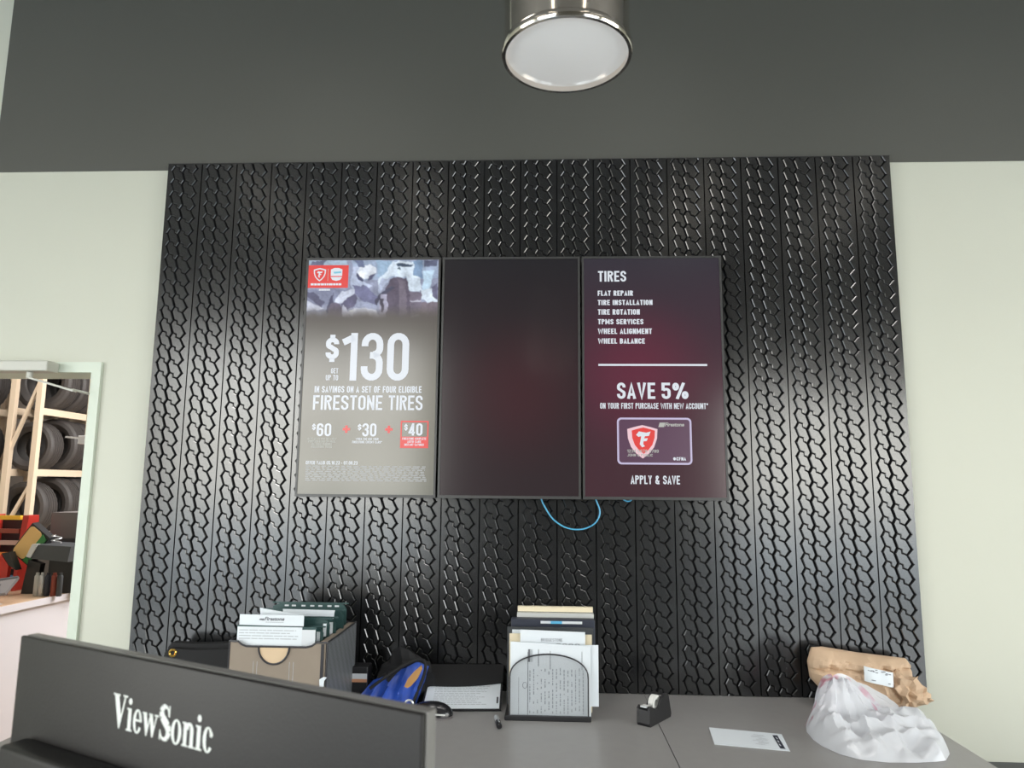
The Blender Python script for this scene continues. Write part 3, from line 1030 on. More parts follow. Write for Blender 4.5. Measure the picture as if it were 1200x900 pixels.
# blue network cable looping below the displays
cb = [(-.012, -.018, 1.60), (-.012, -.018, 1.545), (.012, -.018, 1.501), (.032, -.018, 1.470), (.055, -.018, 1.448), (.090, -.018, 1.427), (.128, -.018, 1.418), (.165, -.018, 1.419),
      (.193, -.018, 1.428), (.220, -.018, 1.444), (.235, -.018, 1.466), (.241, -.018, 1.485), (.240, -.018, 1.506), (.230, -.018, 1.530), (.218, -.018, 1.56), (.21, -.018, 1.60)]


def smooth_path(p, n=3):
    p = [Vector(q) for q in p]
    for _ in range(n - 1):
        r = [p[0]]
        for a, c in zip(p[:-1], p[1:]):
            r += [a * .75 + c * .25, a * .25 + c * .75]
        r.append(p[-1])
        p = r
    return p


tag(MB().tube(smooth_path(cb), .0032).build('network_cable', M['blue_cable'], smooth=True, loc=(.12, -.018, 1.418)), 'bright blue cable drooping in a loop below the displays', 'cable')
tag(MB().tube(smooth_path([(.325, -.03, 1.56), (.345, -.03, 1.542), (.358, -.03, 1.538), (.372, -.03, 1.542), (.385, -.03, 1.56)]), .003).build('network_cable', M['blue_cable'], smooth=True, loc=(.358, -.03, 1.54)),
    'tiny bit of blue cable peeking under the right display', 'cable')

# ------------------------------------------------------------------ pendant lamp
LX, LY, LZ, LR = .041, -1.884, 2.385, .119
lamp = empty('pendant_lamp', (LX, LY, LZ), 'chrome cylinder pendant lamp with a round white diffuser', 'lamp')
MB().lathe([(LR - .006, 0.014), (LR - .006, 0), (LR, 0), (LR + .002, .003), (LR + .002, .012), (LR, .016), (LR - .003, .018), (LR - .003, .55), (LR - .012, .56), (.02, .57), (.006, .575)], (LX, LY, LZ), seg=96).build('shade', M['chrome'], lamp, smooth=True)
MB().lathe([(.0, .006), (LR - .03, .0045), (LR - .006, .0105), (LR - .006, .03)], (LX, LY, LZ), seg=96).build('diffuser', M['diffuser'], lamp, smooth=True)
MB().tube([(LX, LY, LZ + .57), (LX, LY, 4.98)], .004).build('cord', M['black'], lamp)
MB().lathe([(.06, 0), (.06, -.03)], (LX, LY, 4.999), seg=24).build('canopy', M['chrome'], lamp)

for lx_ in (-3.3, -1.5, 1.8, 3.6):  # unseen glowing strips, added to put stripes into the pendant's chrome
    sl = empty('reflection_strip', (lx_, -5.4, 4.95), 'long added glowing strip behind the camera, reflected in the chrome', 'added light', 'added reflection strips')
    MB().box(lx_ - .10, lx_ + .10, -6.6, -4.2, 4.96, 4.9995).build('housing', M['white'], sl)
    MB().box(lx_ - .08, lx_ + .08, -6.55, -4.25, 4.93, 4.9598).build('glowing_bar', M['strip'], sl)

# ------------------------------------------------------------------ back counter
CZ = .753
CX0, CX1, CY0 = -1.78, 1.40, -.90
cnt = empty('counter', (0, -.45, 0), 'long grey laminate counter running below the tread wall', 'counter')
MB().box(CX0, .4165, CY0, -.0005, CZ - .035, CZ).build('countertop', M['counter'], cnt)
MB().box(.4195, CX1, CY0, -.0005, CZ - .035, CZ).build('countertop', M['counter'], cnt)
MB().box(.4165, .4195, CY0 + .001, -.0015, CZ - .034, CZ - .003).build('seam', M['black'], cnt)
MB().box(CX0 + .02, CX1 - .02, CY0 + .05, YW - .002, 0, CZ - .0352).build('base', M['counter_edge'], cnt)

lc = empty('low_cabinet', (2.2, -.1, 0), 'dark grey low cabinet beside the right end of the counter', 'cabinet')
Rz = Matrix.Rotation(math.radians(-5), 3, 'Z')
MB().box(1.79, 2.7, -.28, YW - .002, 0, .49).build('body', M['dk_grey'], lc)
MB().box(1.78, 2.71, -.29, YW - .001, .4902, .512).build('top', M['dk_grey'], lc)

# ------------------------------------------------------------------ monitor in the foreground
A0 = Vector((-.648, -2.2115, 0))
E1 = Vector((.89837, -.43924, 0))
N1 = Vector((-.43924, -.89837, 0))
MZ = 1.4105
MWd = .6095


def mfr(off=0.0):
    return (A0 + N1 * off, E1, Vector((0, 0, 1)))


desk = empty('service_desk', (-.6, -2.2, 0), 'front service desk below the frame carrying the black monitor', 'desk')
MB().box(-1.6, .25, -2.75, -1.85, .96, 1.0).build('desk_top', M['counter'], desk)
MB().box(-1.55, .2, -2.7, -1.9, 0, .9598).build('base', M['counter_edge'], desk)
mon = empty('monitor', A0 + E1 * .3 + Vector((0, 0, 1.0)), 'black computer monitor seen from behind with pale ViewSonic lettering', 'monitor')


def ombox(mb, s0, s1_, n0, n1, z0, z1, r=0.0):
    o_, e_, u_ = mfr()
    c_ = o_ + E1 * (s0 + s1_) / 2 + N1 * (n0 + n1) / 2 + Vector((0, 0, (z0 + z1) / 2))
    if r == 0: return mb.obox(c_, E1 * (s1_ - s0) / 2, N1 * (n1 - n0) / 2, Vector((0, 0, (z1 - z0) / 2)))
    t_ = MB().rbox(-(s1_ - s0) / 2, (s1_ - s0) / 2, -(n1 - n0) / 2, (n1 - n0) / 2, -(z1 - z0) / 2, (z1 - z0) / 2, r, 3)
    return mb.add([c_ + E1 * v[0] + N1 * v[1] + Vector((0, 0, v[2])) for v in t_.v], t_.f)


ombox(MB(), 0, MWd, -.006, 0, MZ - .35, MZ, .002).build('back_shell', M['monitor'], mon, smooth=True, angle=50)
ombox(MB(), .001, MWd + .0008, -.0205, -.0062, MZ - .352, MZ + .0003, .002).build('screen_bezel', M['monitor_edge'], mon)
ombox(MB(), .012, MWd - .01, -.0225, -.0211, MZ - .34, MZ - .01).build('display_glass', M['black_gloss'], mon)
ombox(MB(), .036, MWd - .036, -.001, .032, MZ - .30, MZ - .112, .006).build('rear_bulge', M['monitor'], mon, smooth=True, angle=50)
ombox(MB(), .27, .34, .032, .06, 1.012, MZ - .16, .005).build('stand_neck', M['monitor'], mon)
ombox(MB(), .18, .43, -.08, .13, 1.0005, 1.014, .004).build('stand_foot', M['monitor'], mon)


# serif wordmark: outlines drawn letter by letter (units: cap height 1)
def serif_logo(mb, frame, x0, x1, z0, z1):
    T = []

    def q(*p): T.append([p])

    def poly(p): T.append(p)

    def ring(cx, cy, rx, ry, tx, ty, a0=0, a1=360, n=28):
        pts = []
        for k in range(n + 1):
            a = math.radians(a0 + (a1 - a0) * k / n)
            pts.append(((cx + rx * math.cos(a), cy + ry * math.sin(a)), (cx + (rx - tx) * math.cos(a), cy + (ry - ty) * math.sin(a))))
        for a, c in zip(pts[:-1], pts[1:]): poly([a[0], c[0], c[1], a[1]])

    def rect(a, c, d, e): poly([(a, d), (c, d), (c, e), (a, e)])
    x = 0
    # V
    poly([(.06, 1), (.28, 1), (.50, .25), (.40, 0), (.36, 0)]); poly([(.36, 0), (.42, 0), (.68, 1), (.61, 1), (.45, .38)])
    rect(0, .36, .95, 1); rect(.52, .76, .95, 1)
    # i
    x = .76
    rect(x + .07, x + .23, 0, .66); rect(x, x + .16, .61, .66); rect(x, x + .30, 0, .05)
    poly([(x + .15 + .09 * math.cos(a * .7854), .86 + .10 * math.sin(a * .7854)) for a in range(8)])
    # e
    x = 1.10
    ring(x + .22, .34, .22, .35, .13, .06, 20, 330); rect(x + .08, x + .43, .34, .40); ring(x + .22, .34, .22, .35, .10, .06, 0, 60)
    # w
    x = 1.56
    for dx in (0, .30):
        poly([(x + dx + .03, .66), (x + dx + .19, .66), (x + dx + .30, .22), (x + dx + .24, 0), (x + dx + .20, 0)])
        poly([(x + dx + .20, 0), (x + dx + .25, 0), (x + dx + .44, .66), (x + dx + .38, .66), (x + dx + .25, .2)])
    rect(x, x + .22, .61, .66); rect(x + .32, x + .50, .61, .66); rect(x + .60, x + .80, .61, .66)
    # S
    x = 2.38
    pts = [(.46, .70, .02), (.42, .88, .03), (.30, .97, .05), (.17, .93, .08), (.10, .80, .10), (.14, .66, .12), (.28, .54, .13), (.42, .42, .13), (.49, .27, .11), (.42, .10, .08), (.29, .03, .05), (.15, .08, .035), (.08, .24, .02)]
    for (a, c, r1_), (d, e, r2_) in zip(pts[:-1], pts[1:]):
        v = Vector((d - a, e - c)).normalized()
        nx_, ny_ = -v.y, v.x
        poly([(x + a + nx_ * r1_, c + ny_ * r1_), (x + d + nx_ * r2_, e + ny_ * r2_), (x + d - nx_ * r2_, e - ny_ * r2_), (x + a - nx_ * r1_, c - ny_ * r1_)])
    rect(x + .45, x + .50, .68, 1.0); rect(x + .05, x + .10, 0, .28)
    # o
    x = 2.98
    ring(x + .24, .33, .24, .35, .14, .05)
    # n
    x = 3.50
    rect(x + .06, x + .21, 0, .66); rect(x, x + .14, .61, .66); rect(x, x + .27, 0, .05)
    ring(x + .32, .44, .19, .24, .15, .09, 0, 170); rect(x + .36, x + .51, 0, .45); rect(x + .31, x + .57, 0, .05)
    # i
    x = 4.10
    rect(x + .07, x + .23, 0, .66); rect(x, x + .16, .61, .66); rect(x, x + .30, 0, .05)
    poly([(x + .15 + .09 * math.cos(a * .7854), .86 + .10 * math.sin(a * .7854)) for a in range(8)])
    # c
    x = 4.44
    ring(x + .22, .34, .22, .35, .14, .05, 40, 325); poly([(x + .36 + .07 * math.cos(a * .7854), .50 + .08 * math.sin(a * .7854)) for a in range(8)])
    wd = 4.86
    o_, ex, ey = frame
    for p in T:
        mb.add([Vector(o_) + ex * (x0 + (x1 - x0) * a / wd) + ey * (z0 + (z1 - z0) * c) for a, c in p], [tuple(range(len(p)))])
    return mb


lg = serif_logo(MB(), mfr(.0006), .196, .358, 1.3355, 1.3705)
lg.build('lettering', M['logo'], mon, normals=False)['label'] = 'pale grey ViewSonic wordmark'

# ------------------------------------------------------------------ file box with folders
fx0, fx1, fy0, fy1, fz1 = -1.100, -.752, -.55, -.17, 1.052
fb = empty('file_box', ((fx0 + fx1) / 2, (fy0 + fy1) / 2, CZ), 'black mesh file box with tan cardboard front on the counter', 'file box')
dipl = [(fx0, fz1), (fx0 + .03, fz1 - .001), (fx0 + .045, fz1 - .012), (fx0 + .06, fz1 - .017), (fx1 - .075, fz1 - .017), (fx1 - .055, fz1 - .012), (fx1 - .04, fz1 - .001), (fx1, fz1)]
MB().prism([(fx0 + .004, CZ + .003), (fx1 - .022, CZ + .003)] + [(min(x, fx1 - .022), z - .004) for x, z in reversed(dipl)], (0, .004, 0), o=(0, fy0, 0)).build('front_panel', M['card'], fb)
MB().box(fx1 - .022, fx1 - .012, fy0 - .001, fy0 + .003, CZ + .003, fz1 - .006).build('front_post', M['wire'], fb)
rim = [(x, fy0 - .001, z) for x, z in dipl] + [(fx1, fy1, fz1), (fx0, fy1, fz1)]
MB().tube(rim, .0035, closed=True).build('rim', M['wire'], fb, smooth=True)
for sx in (fx0, fx1):
    MB().box(sx - .001, sx + .001, fy0, fy1, CZ + .002, fz1).build('mesh_side', M['mesh_side'], fb)
    for sy in (fy0, fy1):
        MB().tube([(sx, sy, CZ + .001), (sx, sy, fz1)], .003).build('corner_wire', M['wire'], fb)
MB().box(fx0, fx1, fy1 - .001, fy1 + .001, CZ + .002, fz1).build('mesh_back', M['mesh_side'], fb)
MB().box(fx0, fx1, fy0, fy1, CZ + .0005, CZ + .002).build('floor_mesh', M['wire'], fb)
hc = ((-1.004 - .872) / 2 - .002, 1.033)
arc = [(hc[0] + .054 * math.cos(a), fy0 - .004, hc[1] + .056 * math.sin(a)) for a in [math.pi + math.pi * k / 16 for k in range(17)]]
MB().tube(arc, .0035).build('handle', M['wire'], fb, smooth=True)
MB().prism([(p[0], p[2]) for p in arc], (0, .001, 0), o=(0, fy0 - .0018, 0)).build('handle_opening', M['card_light'], fb)
for xx in (-1.012, -.999, -.884, -.870):
    MB().box(xx, xx + .0012, fy0 - .0006, fy0, .86, .985).build('crease', M['light_print'], fb)
MB().box(fx1 - .03, fx1 - .006, fy0 + .002, fy1, CZ + .01, fz1 - .001).build('cardboard_liner', M['card'], fb)
tag(MB().prism([(-.772, .905), (-.758, .906), (-.757, .925), (-.748, .937), (-.76, .938), (-.774, .93)], (0, .003, 0), o=(0, fy0 - .006, 0)).build('torn_label', M['paper'], fb))

fold = [(-.50, 1.093, -1.085, -.785, 0), (-.45, 1.112, -1.08, -.778, 1), (-.39, 1.106, -1.08, -.772, 2), (-.30, 1.118, -1.08, -.768, 3), (-.215, 1.129, -1.078, -.782, 4)]
flab = ['green hanging folder right behind the clear sleeve in file box', 'second green hanging folder from the front of the file box', 'middle green hanging folder in the file box', 'fourth green hanging folder from the front of the file box', 'rearmost green hanging folder standing highest in the file box']
for (yy, zt, a, c, i) in fold:
    f_ = empty('hanging_folder', ((a + c) / 2, yy, CZ + .02), flab[i], 'folder', 'green hanging folders')
    MB().prism([(a, CZ + .02), (c, CZ + .02), (c, zt - .02), (c - .01, zt - .004), (c - .03, zt), (a + .03, zt), (a, zt - .012)], (0, .008, 0), o=(0, yy, 0)).build('folder_cover', M['green'], f_)
    MB().box(a - .004, c + .008, yy + .002, yy + .006, zt - .001, zt + .004).build('top_bar', M['green'], f_)
    if i in (0, 1, 2):
        MB().box(c - .022, c - .010, yy - .003, yy - .001, zt - .06, zt - .015).build('index_tab', M['paper'], f_)
    if i in (3, 4):
        for k in range(7):
            xx = a + .04 + k * .035 + random.random() * .01
            MB().box(xx, xx + .016, yy - .002, yy - .0005, zt - .012, zt - .006).build('clear_tab', M['paper2'], f_)

dsl = empty('document_sleeve', (-.94, -.535, CZ + .03), 'clear sleeve of white forms standing frontmost in the file box', 'document')
MB().prism([(-1.085, .80), (-.80, .80), (-.80, 1.098), (-1.085, 1.103)], (0, .003, 0), o=(0, -.530, 0)).build('clear_sleeve', M['green'], dsl)
MB().box(-1.082, -.850, -.534, -.531, .80, 1.098).build('form', M['paper'], dsl)
MB().box(-.850, -.802, -.534, -.531, .80, 1.090).build('sleeve_end', M['paper2'], dsl)
mb = dashes(MB(), (-1.075, -.86, 1.05, 1.088), 4, PL(-.5345), .3, 21, .05, .2, .3)
mb.build('print', M['light_print'], dsl, normals=False)['kind'] = 'stuff'
hd = empty('letterhead', (-.96, -.526, CZ + .05), 'white letterhead sheet with small logo above the clear sleeve', 'document')
MB().box(-1.080, -.848, -.5255, -.524, .81, 1.138).build('sheet', M['paper'], hd)
text('Firestone', (-.990, -.918, 1.118, 1.131), -.5262, M['print'], hd, bold=.03, shear=.25)
flatpoly('logo_mark', [(-1.010, 1.120), (-.992, 1.118), (-.990, 1.125), (-1.006, 1.125)], -.5262, 'print', hd)
dashes(MB(), (-.985, -.92, 1.111, 1.114), 1, PL(-.5262), .8, 5, .05, .1, 0).build('print', M['light_print'], hd, normals=False)
MB().box(-1.083, -.846, -.527, -.5257, 1.097, 1.101).build('binding_strip', M['dk_grey'], hd)
tag(MB().hexa([(-1.02, -.47, 1.04), (-.86, -.47, 1.04), (-.86, -.4685, 1.04), (-1.02, -.4685, 1.04), (-1.03, -.47, 1.152), (-.87, -.47, 1.128), (-.87, -.4685, 1.128), (-1.03, -.4685, 1.152)]).build('paper_sheet', M['paper'], loc=(-.94, -.47, 1.04)),
    'slanted white sheet sticking up behind the letterhead', 'paper')
tag(MB().hexa([(-.99, -.345, 1.05), (-.80, -.345, 1.05), (-.80, -.343, 1.05), (-.99, -.343, 1.05), (-.99, -.345, 1.128), (-.79, -.345, 1.126), (-.79, -.343, 1.126), (-.99, -.343, 1.128)]).build('paper_sheet', M['paper'], loc=(-.9, -.345, 1.05)),
    'long white sheet between the rear green folders', 'paper')

# rolled banner with brass grommet left of the file box
bn = empty('rolled_banner', (-1.40, -.09, CZ), 'folded black banner with brass grommet left of the file box', 'banner')
gx = [(-1.56, .80), (-1.545, .93), (-1.53, .948), (-1.42, .944), (-1.28, .950), (-1.16, .95), (-1.15, .76), (-1.55, .756)]
MB().prism(gx, (0, .035, 0), o=(0, -.115, 0)).build('fabric_fold', M['black_soft'], bn)
MB().prism([(x * .99 - .012, CZ + .002 + (z - CZ) * .90) for x, z in gx], (0, .03, 0), o=(0, -.147, 0)).build('fabric_fold', M['black_soft'], bn)
MB().lathe([(.008, -.003), (.012, -.006), (.017, -.003), (.017, 0), (.008, 0)], (-1.507, -.1475, .914), axis='y', seg=24, closed=True).build('grommet', M['brass'], bn, smooth=True)

# small black box
sb = empty('small_box', (-.735, -.17, CZ), 'small black box with white and orange label right of the file box', 'box')
MB().rbox(-.765, -.690, -.20, -.13, CZ, .888, .004).build('carton', M['black'], sb)
MB().box(-.763, -.692, -.202, -.2003, .842, .862).build('label', M['paper2'], sb)
MB().box(-.763, -.692, -.2022, -.2003, .830, .842).build('label', M['orange_print'], sb)

# ------------------------------------------------------------------ blue pouch bag
bag = empty('blue_pouch', (-.56, -.24, CZ), 'blue fabric pouch with black straps and tan lining on the counter', 'pouch')
n, m_ = 34, 14
vs, fs = [], []
for i in range(n + 1):
    u = i / n
    for j in range(m_ + 1):
        v = j / m_
        # silhouette: low at the left, peak towards the right
        top = .835 + .075 * min(1, u / .8) - (0 if u < .85 else .14 * (u - .85))
        x = -.74 + .245 * u + .07 * v * (1 - u * .4)
        z = CZ + .001 + (top - CZ) * v
        pleat = abs(math.sin(u * 13 + v * 1.2)) ** .6
        y = -.30 + .10 * v + .035 * pleat * (0.35 + .65 * math.sin(math.pi * min(1, v * 1.1))) - .03 * math.sin(math.pi * u)
        vs.append((x, y, z))
k2 = len(vs)
vs += [(x, y + .05 + .02 * math.sin(x * 40), z - (.01 if z > CZ + .005 else 0)) for x, y, z in vs]
for i in range(n):
    for j in range(m_):
        a = i * (m_ + 1) + j
        fs.append((a, a + m_ + 1, a + m_ + 2, a + 1))
        fs.append((k2 + a, k2 + a + 1, k2 + a + m_ + 2, k2 + a + m_ + 1))
for i in range(n):
    for j in (0, m_):
        a = i * (m_ + 1) + j
        fs.append((a, a + m_ + 1, k2 + a + m_ + 1, k2 + a))
for j in range(m_):
    for i in (0, n):
        a = i * (m_ + 1) + j
        fs.append((a, a + 1, k2 + a + 1, k2 + a))
MB().add(vs, fs).build('fabric_body', M['blue'], bag, smooth=True)
MB().tube(smooth_path([(-.66, -.285, .83), (-.61, -.27, .865), (-.555, -.25, .90), (-.50, -.23, .925), (-.455, -.24, .93), (-.450, -.27, .89), (-.472, -.30, .83), (-.495, -.31, .765)]), .006).build('strap', M['black_soft'], bag, smooth=True)
MB().tube(smooth_path([(-.60, -.25, .85), (-.575, -.245, .88), (-.545, -.235, .905), (-.515, -.225, .92)]), .008).build('strap', M['black_soft'], bag, smooth=True)
MB().prism([(-.524, .845), (-.512, .872), (-.49, .897), (-.462, .922), (-.458, .908), (-.474, .875), (-.498, .848), (-.512, .840)], (0, .012, 0), o=(0, -.305, 0)).build('tan_lining', M['gold'], bag, smooth=True)
MB().lathe([(.012, -.003), (.015, -.005), (.019, -.003), (.019, 0), (.012, 0)], (-.500, -.325, .788), axis='y', seg=20, closed=True).build('ring', M['silver'], bag, smooth=True)

crumple_later = bag
# mouse-like object at the monitor corner
ms = empty('computer_mouse', (-.40, -.33, CZ), 'black and grey computer mouse poking out right of the monitor corner', 'mouse')


def dome(mb, cx, cy, z0, rx, ry, h, rot=0.0, seg=28, rings=8, p=.8):
    vs = []
    for j in range(rings + 1):
        t_ = j / rings * math.pi / 2
        for k in range(seg):
            a = 2 * math.pi * k / seg
            x, y = rx * math.cos(t_) ** p * math.cos(a), ry * math.cos(t_) ** p * math.sin(a)
            vs.append((cx + x * math.cos(rot) - y * math.sin(rot), cy + x * math.sin(rot) + y * math.cos(rot), z0 + h * math.sin(t_)))
    fs = [tuple(range(seg))[::-1]]
    for j in range(rings):
        for k in range(seg):
            k2_ = (k + 1) % seg
            fs.append((j * seg + k, j * seg + k2_, (j + 1) * seg + k2_, (j + 1) * seg + k))
    return mb.add(vs, fs)


dome(MB(), -.408, -.35, CZ + .010, .078, .045, .044, -.1).build('shell', M['black_gloss'], ms, smooth=True)
dome(MB(), -.408, -.35, CZ + .0005, .076, .043, .012, -.1).build('sole', M['grey'], ms, smooth=True)
MB().tube([(-.40, -.396, CZ + .022), (-.36, -.386, CZ + .018), (-.335, -.362, CZ + .014)], .0035).build('side_strip', M['light_grey'], ms, smooth=True)

# ------------------------------------------------------------------ sloping clipboard with sheet
cl = empty('clipboard', (-.31, -.16, CZ), 'black clipboard leaning on the wall with a printed sheet, left of the file sorter', 'clipboard')
bl, br = Vector((-.462, -.292, CZ + .001)), Vector((-.158, -.268, CZ + .001))
tl, tr_ = Vector((-.468, -.018, .846)), Vector((-.166, -.018, .850))
ex = (br - bl)
ey = (tl - bl)
nrm = ex.cross(ey).normalized()
L0 = ex.length
exn, eyn = ex.normalized(), ey.normalized()
HT = ey.length
fr_ = (bl, exn, eyn)
MB().prism([(0, 0), (L0, 0), (L0, HT), (0, HT)], nrm * .006, *[bl, exn, eyn]).build('board', M['black'], cl)
fr2 = (bl + nrm * .0065, exn, eyn)
MB().prism([(.008, .006), (L0 - .008, .006), (L0 - .008, HT * .60), (.008, HT * .60)], nrm * .002, fr2[0], exn, eyn).build('sheet', M['paper'], cl)
fr3 = (bl + nrm * .009, exn, eyn)
mb = dashes(MB(), (.04, L0 - .05, .02, HT * .50), 11, fr3, .35, 31, .02, .1, .25)
mb.build('print', M['light_print'], cl, normals=False)['kind'] = 'stuff'
# curved black cover flap over the upper half
pts = [(0, HT)] + [(L0 * k / 16, HT * (.50 - .045 * math.sin(math.pi * k / 16) + .06 * (k / 16))) for k in range(17)] + [(L0, HT)]
MB().prism(pts, nrm * .004, bl + nrm * .011, exn, eyn).build('cover_flap', M['black_soft'], cl)
MB().prism(rrect(L0 - .020, L0 - .014, .035, .075, .003, 3), nrm * .001, fr3[0], exn, eyn).build('slot', M['black'], cl)

# marker pen
pn = empty('marker_pen', (-.16, -.42, CZ), 'short black and silver marker pen lying in front of the sorter', 'pen')
pa, pb = Vector((-.172, -.355, CZ + .0095)), Vector((-.152, -.468, CZ + .0095))
d_ = (pb - pa)
MB().tube([pa, pa + d_ * .08, pa + d_ * .1, pa + d_ * .55], [.0045, .0075, .009, .009], 14).build('barrel', M['silver'], pn, smooth=True)
MB().tube([pa + d_ * .55, pa + d_ * .56, pa + d_ * .97, pb], [.009, .0098, .0098, .007], 14).build('cap', M['black_gloss'], pn, smooth=True)
MB().bar(pa + d_ * .58 + Vector((0, 0, .011)), pa + d_ * .9 + Vector((0, 0, .0125)), .004, .002).build('clip', M['silver'], pn)

# ------------------------------------------------------------------ mesh file sorter
so = empty('file_sorter', (.02, -.22, CZ), 'black mesh file sorter with arched front holding papers', 'file sorter')
MB().rbox(-.140, .176, -.362, -.06, CZ, CZ + .012, .003).build('base', M['black'], so)
MB().rbox(-.140, .176, -.372, -.355, CZ, CZ + .017, .003).build('front_rail', M['black'], so)


def arch_pts(x0, x1, z0, z1, n=22):
    out = []
    cx = (x0 + x1) / 2
    rx = (x1 - x0) / 2
    zs = z0 + (z1 - z0) * .62
    for k in range(n + 1):
        a = math.pi * k / n
        out.append((cx + rx * math.cos(a), zs + (z1 - zs) * math.sin(a) ** .85))
    return [(x1, z0)] + out + [(x0, z0)]


for yy, top in ((-.362, .985), (-.262, 1.0), (-.162, 1.02), (-.075, 1.03)):
    ap = arch_pts(-.122, .166, CZ + .014, top)
    MB().tube([(x, yy, z) for x, z in ap], .0028).build('arch_wire', M['wire'], so, smooth=True)
    MB().flat(ap, o=(0, yy, 0)).build('mesh_panel', M['mesh_thin'], so, normals=False)


def sheet(name, x0, x1, z0, z1, y, m, label, cat='paper', lean=0.0, tilt=0.0, th=.0015, corner=None, par=None):
    """upright sheet; tilt raises the left top corner"""
    e_ = empty(name, ((x0 + x1) / 2, y, z0), label, cat)
    MB().hexa([(x0, y, z0), (x1, y, z0), (x1, y + th, z0), (x0, y + th, z0), (x0, y + lean, z1 + tilt), (x1, y + lean, z1 - tilt), (x1, y + lean + th, z1 - tilt), (x0, y + lean + th, z1 + tilt)]).build('sheet', m, e_)
    return e_


zb = CZ + .0125
p1 = sheet('paper_sheet', -.121, .176, zb, 1.020, -.352, M['paper'], 'front white printed form behind the arched mesh of the sorter', tilt=.006)
fp = PL(-.3535)
mb = MB()
for xx, z0, z1, wd in ((-.0555, .955, 1.0, .008), (-.0568, .76, .99, .0016), (-.045, .955, 1.0, .0012), (-.040, .955, 1.0, .0012), (-.018, .94, 1.0, .002), (.026, .93, .995, .0016), (.143, .93, .995, .0014), (-.09, .77, .9, .001)):
    mb.add([(xx, -.3535, z0), (xx + wd, -.3535, z0), (xx + wd, -.3535, z1), (xx, -.3535, z1)], [(0, 1, 2, 3)])
mb.build('rule_lines', M['print'], p1, normals=False)
MB().tube([(-.067 + .008 * math.cos(a * .5236), -.3537, .872 + .011 * math.sin(a * .5236)) for a in range(12)], .0006, 4, closed=True).build('ring_mark', M['print'], p1)
mb = MB()
rn = random.Random(5)
for cxx in [(-.05 + .014 * k) for k in range(15)]:
    z = .775
    while z < .93:
        h = .003 + rn.random() * .010
        if rn.random() < .75: mb.add([(cxx, -.3534, z), (cxx + .0035, -.3534, z), (cxx + .0035, -.3534, z + h), (cxx, -.3534, z + h)], [(0, 1, 2, 3)])
        z += h + .003
mb.build('print', M['light_print'], p1, normals=False)['kind'] = 'stuff'
sheet('paper_sheet', -.02, .205, .800, 1.014, -.343, M['paper'], 'plain white sheet sticking out right behind the front form', tilt=-.003)
sheet('cream_folder', -.128, .184, zb, 1.045, -.300, M['cream'], 'cream paper folder with cut corner showing on both sides of the sorter', 'folder')
sheet('paper_sheet', -.118, -.06, zb, 1.056, -.285, M['paper'], 'narrow white sheet at the left top of the sorter')
p2 = sheet('paper_sheet', -.086, .158, zb, 1.060, -.318, M['paper'], 'white letter with a dark company heading in the sorter', tilt=.003)
text('BRIDGESTONE', (-.008, .073, 1.022, 1.033), -.3190, M['light_print'], p2, bold=.03)
text('OOOO', (.048, .138, 1.003, 1.016), -.3190, M['light_print'], p2, bold=.05)
sheet('binder', -.140, .196, zb, 1.052, -.215, M['dk_grey'], 'brown-black folder standing behind the white letter in the sorter', 'binder', th=.012)
bd = empty('binder', (.03, -.16, zb), 'dark navy binder with a blue and white spine label', 'binder')
MB().rbox(-.128, .206, -.165, -.120, zb, 1.074, .004).build('cover', M['navy'], bd)
MB().box(-.01, .155, -.1665, -.1652, 1.058, 1.068).build('label', M['paper2'], bd)
MB().box(.03, .075, -.1675, -.1666, 1.058, 1.068).build('label', M['blue_cable'], bd)
bk = empty('catalogue', (.05, -.10, zb), 'thick catalogue with a yellow top edge rearmost in the sorter', 'book')
MB().box(-.106, .205, -.108, -.085, zb, 1.088).build('pages', M['light_grey'], bk)
MB().box(-.106, .205, -.083, -.064, zb, 1.108).build('cover', M['dk_grey'], bk)
MB().box(-.104, .203, -.0845, -.0632, 1.090, 1.110).build('yellow_cover', M['cream'], bk)

# ------------------------------------------------------------------ tape dispenser
td = empty('tape_dispenser', (.41, -.32, CZ), 'black tape dispenser with white roll on the counter seam', 'tape dispenser')
ang = math.atan2(.17, .125)
dv = Vector((math.cos(ang), math.sin(ang), 0))
sd = Vector((math.sin(ang), -math.cos(ang), 0))
O = Vector((.362, -.395, CZ))
prof = [(0, 0), (.158, 0), (.163, .012), (.145, .078), (.128, .090), (.108, .090), (.086, .078), (.068, .055), (.058, .050), (.040, .052), (.026, .060), (.006, .068), (-.004, .060), (-.006, .01)]
for sgn, nm in ((-.026, 'side_wall'), (.0175, 'side_wall')):
    MB().prism(prof, sd * .0085, O + sd * sgn, dv, Vector((0, 0, 1))).build(nm, M['black'], td)
MB().prism([(0, 0), (.155, 0), (.140, .070), (.120, .03), (.040, .025), (.018, .058), (-.003, .055), (-.005, .01)], sd * .035, O - sd * .0175, dv, Vector((0, 0, 1))).build('core', M['black'], td)
rc = O + dv * .078 + Vector((0, 0, .062))
vs = []
mbr = MB()
ring_path = [rc + dv * .026 * math.cos(a) + Vector((0, 0, .026 * math.sin(a))) for a in [2 * math.pi * k / 28 for k in range(28)]]
nseg = 28
vs, fs = [], []
for k in range(nseg):
    a = 2 * math.pi * k / nseg
    for rr_, ss in ((.029, -.0095), (.029, .0095), (.014, .0095), (.014, -.0095)):
        vs.append(rc + dv * rr_ * math.cos(a) + Vector((0, 0, rr_ * math.sin(a))) + sd * ss)
for k in range(nseg):
    k2_ = (k + 1) % nseg
    for q in range(4):
        q2 = (q + 1) % 4
        fs.append((k * 4 + q, k * 4 + q2, k2_ * 4 + q2, k2_ * 4 + q))
mbr.add(vs, fs).build('tape_roll', M['tape_white'], td, smooth=True)
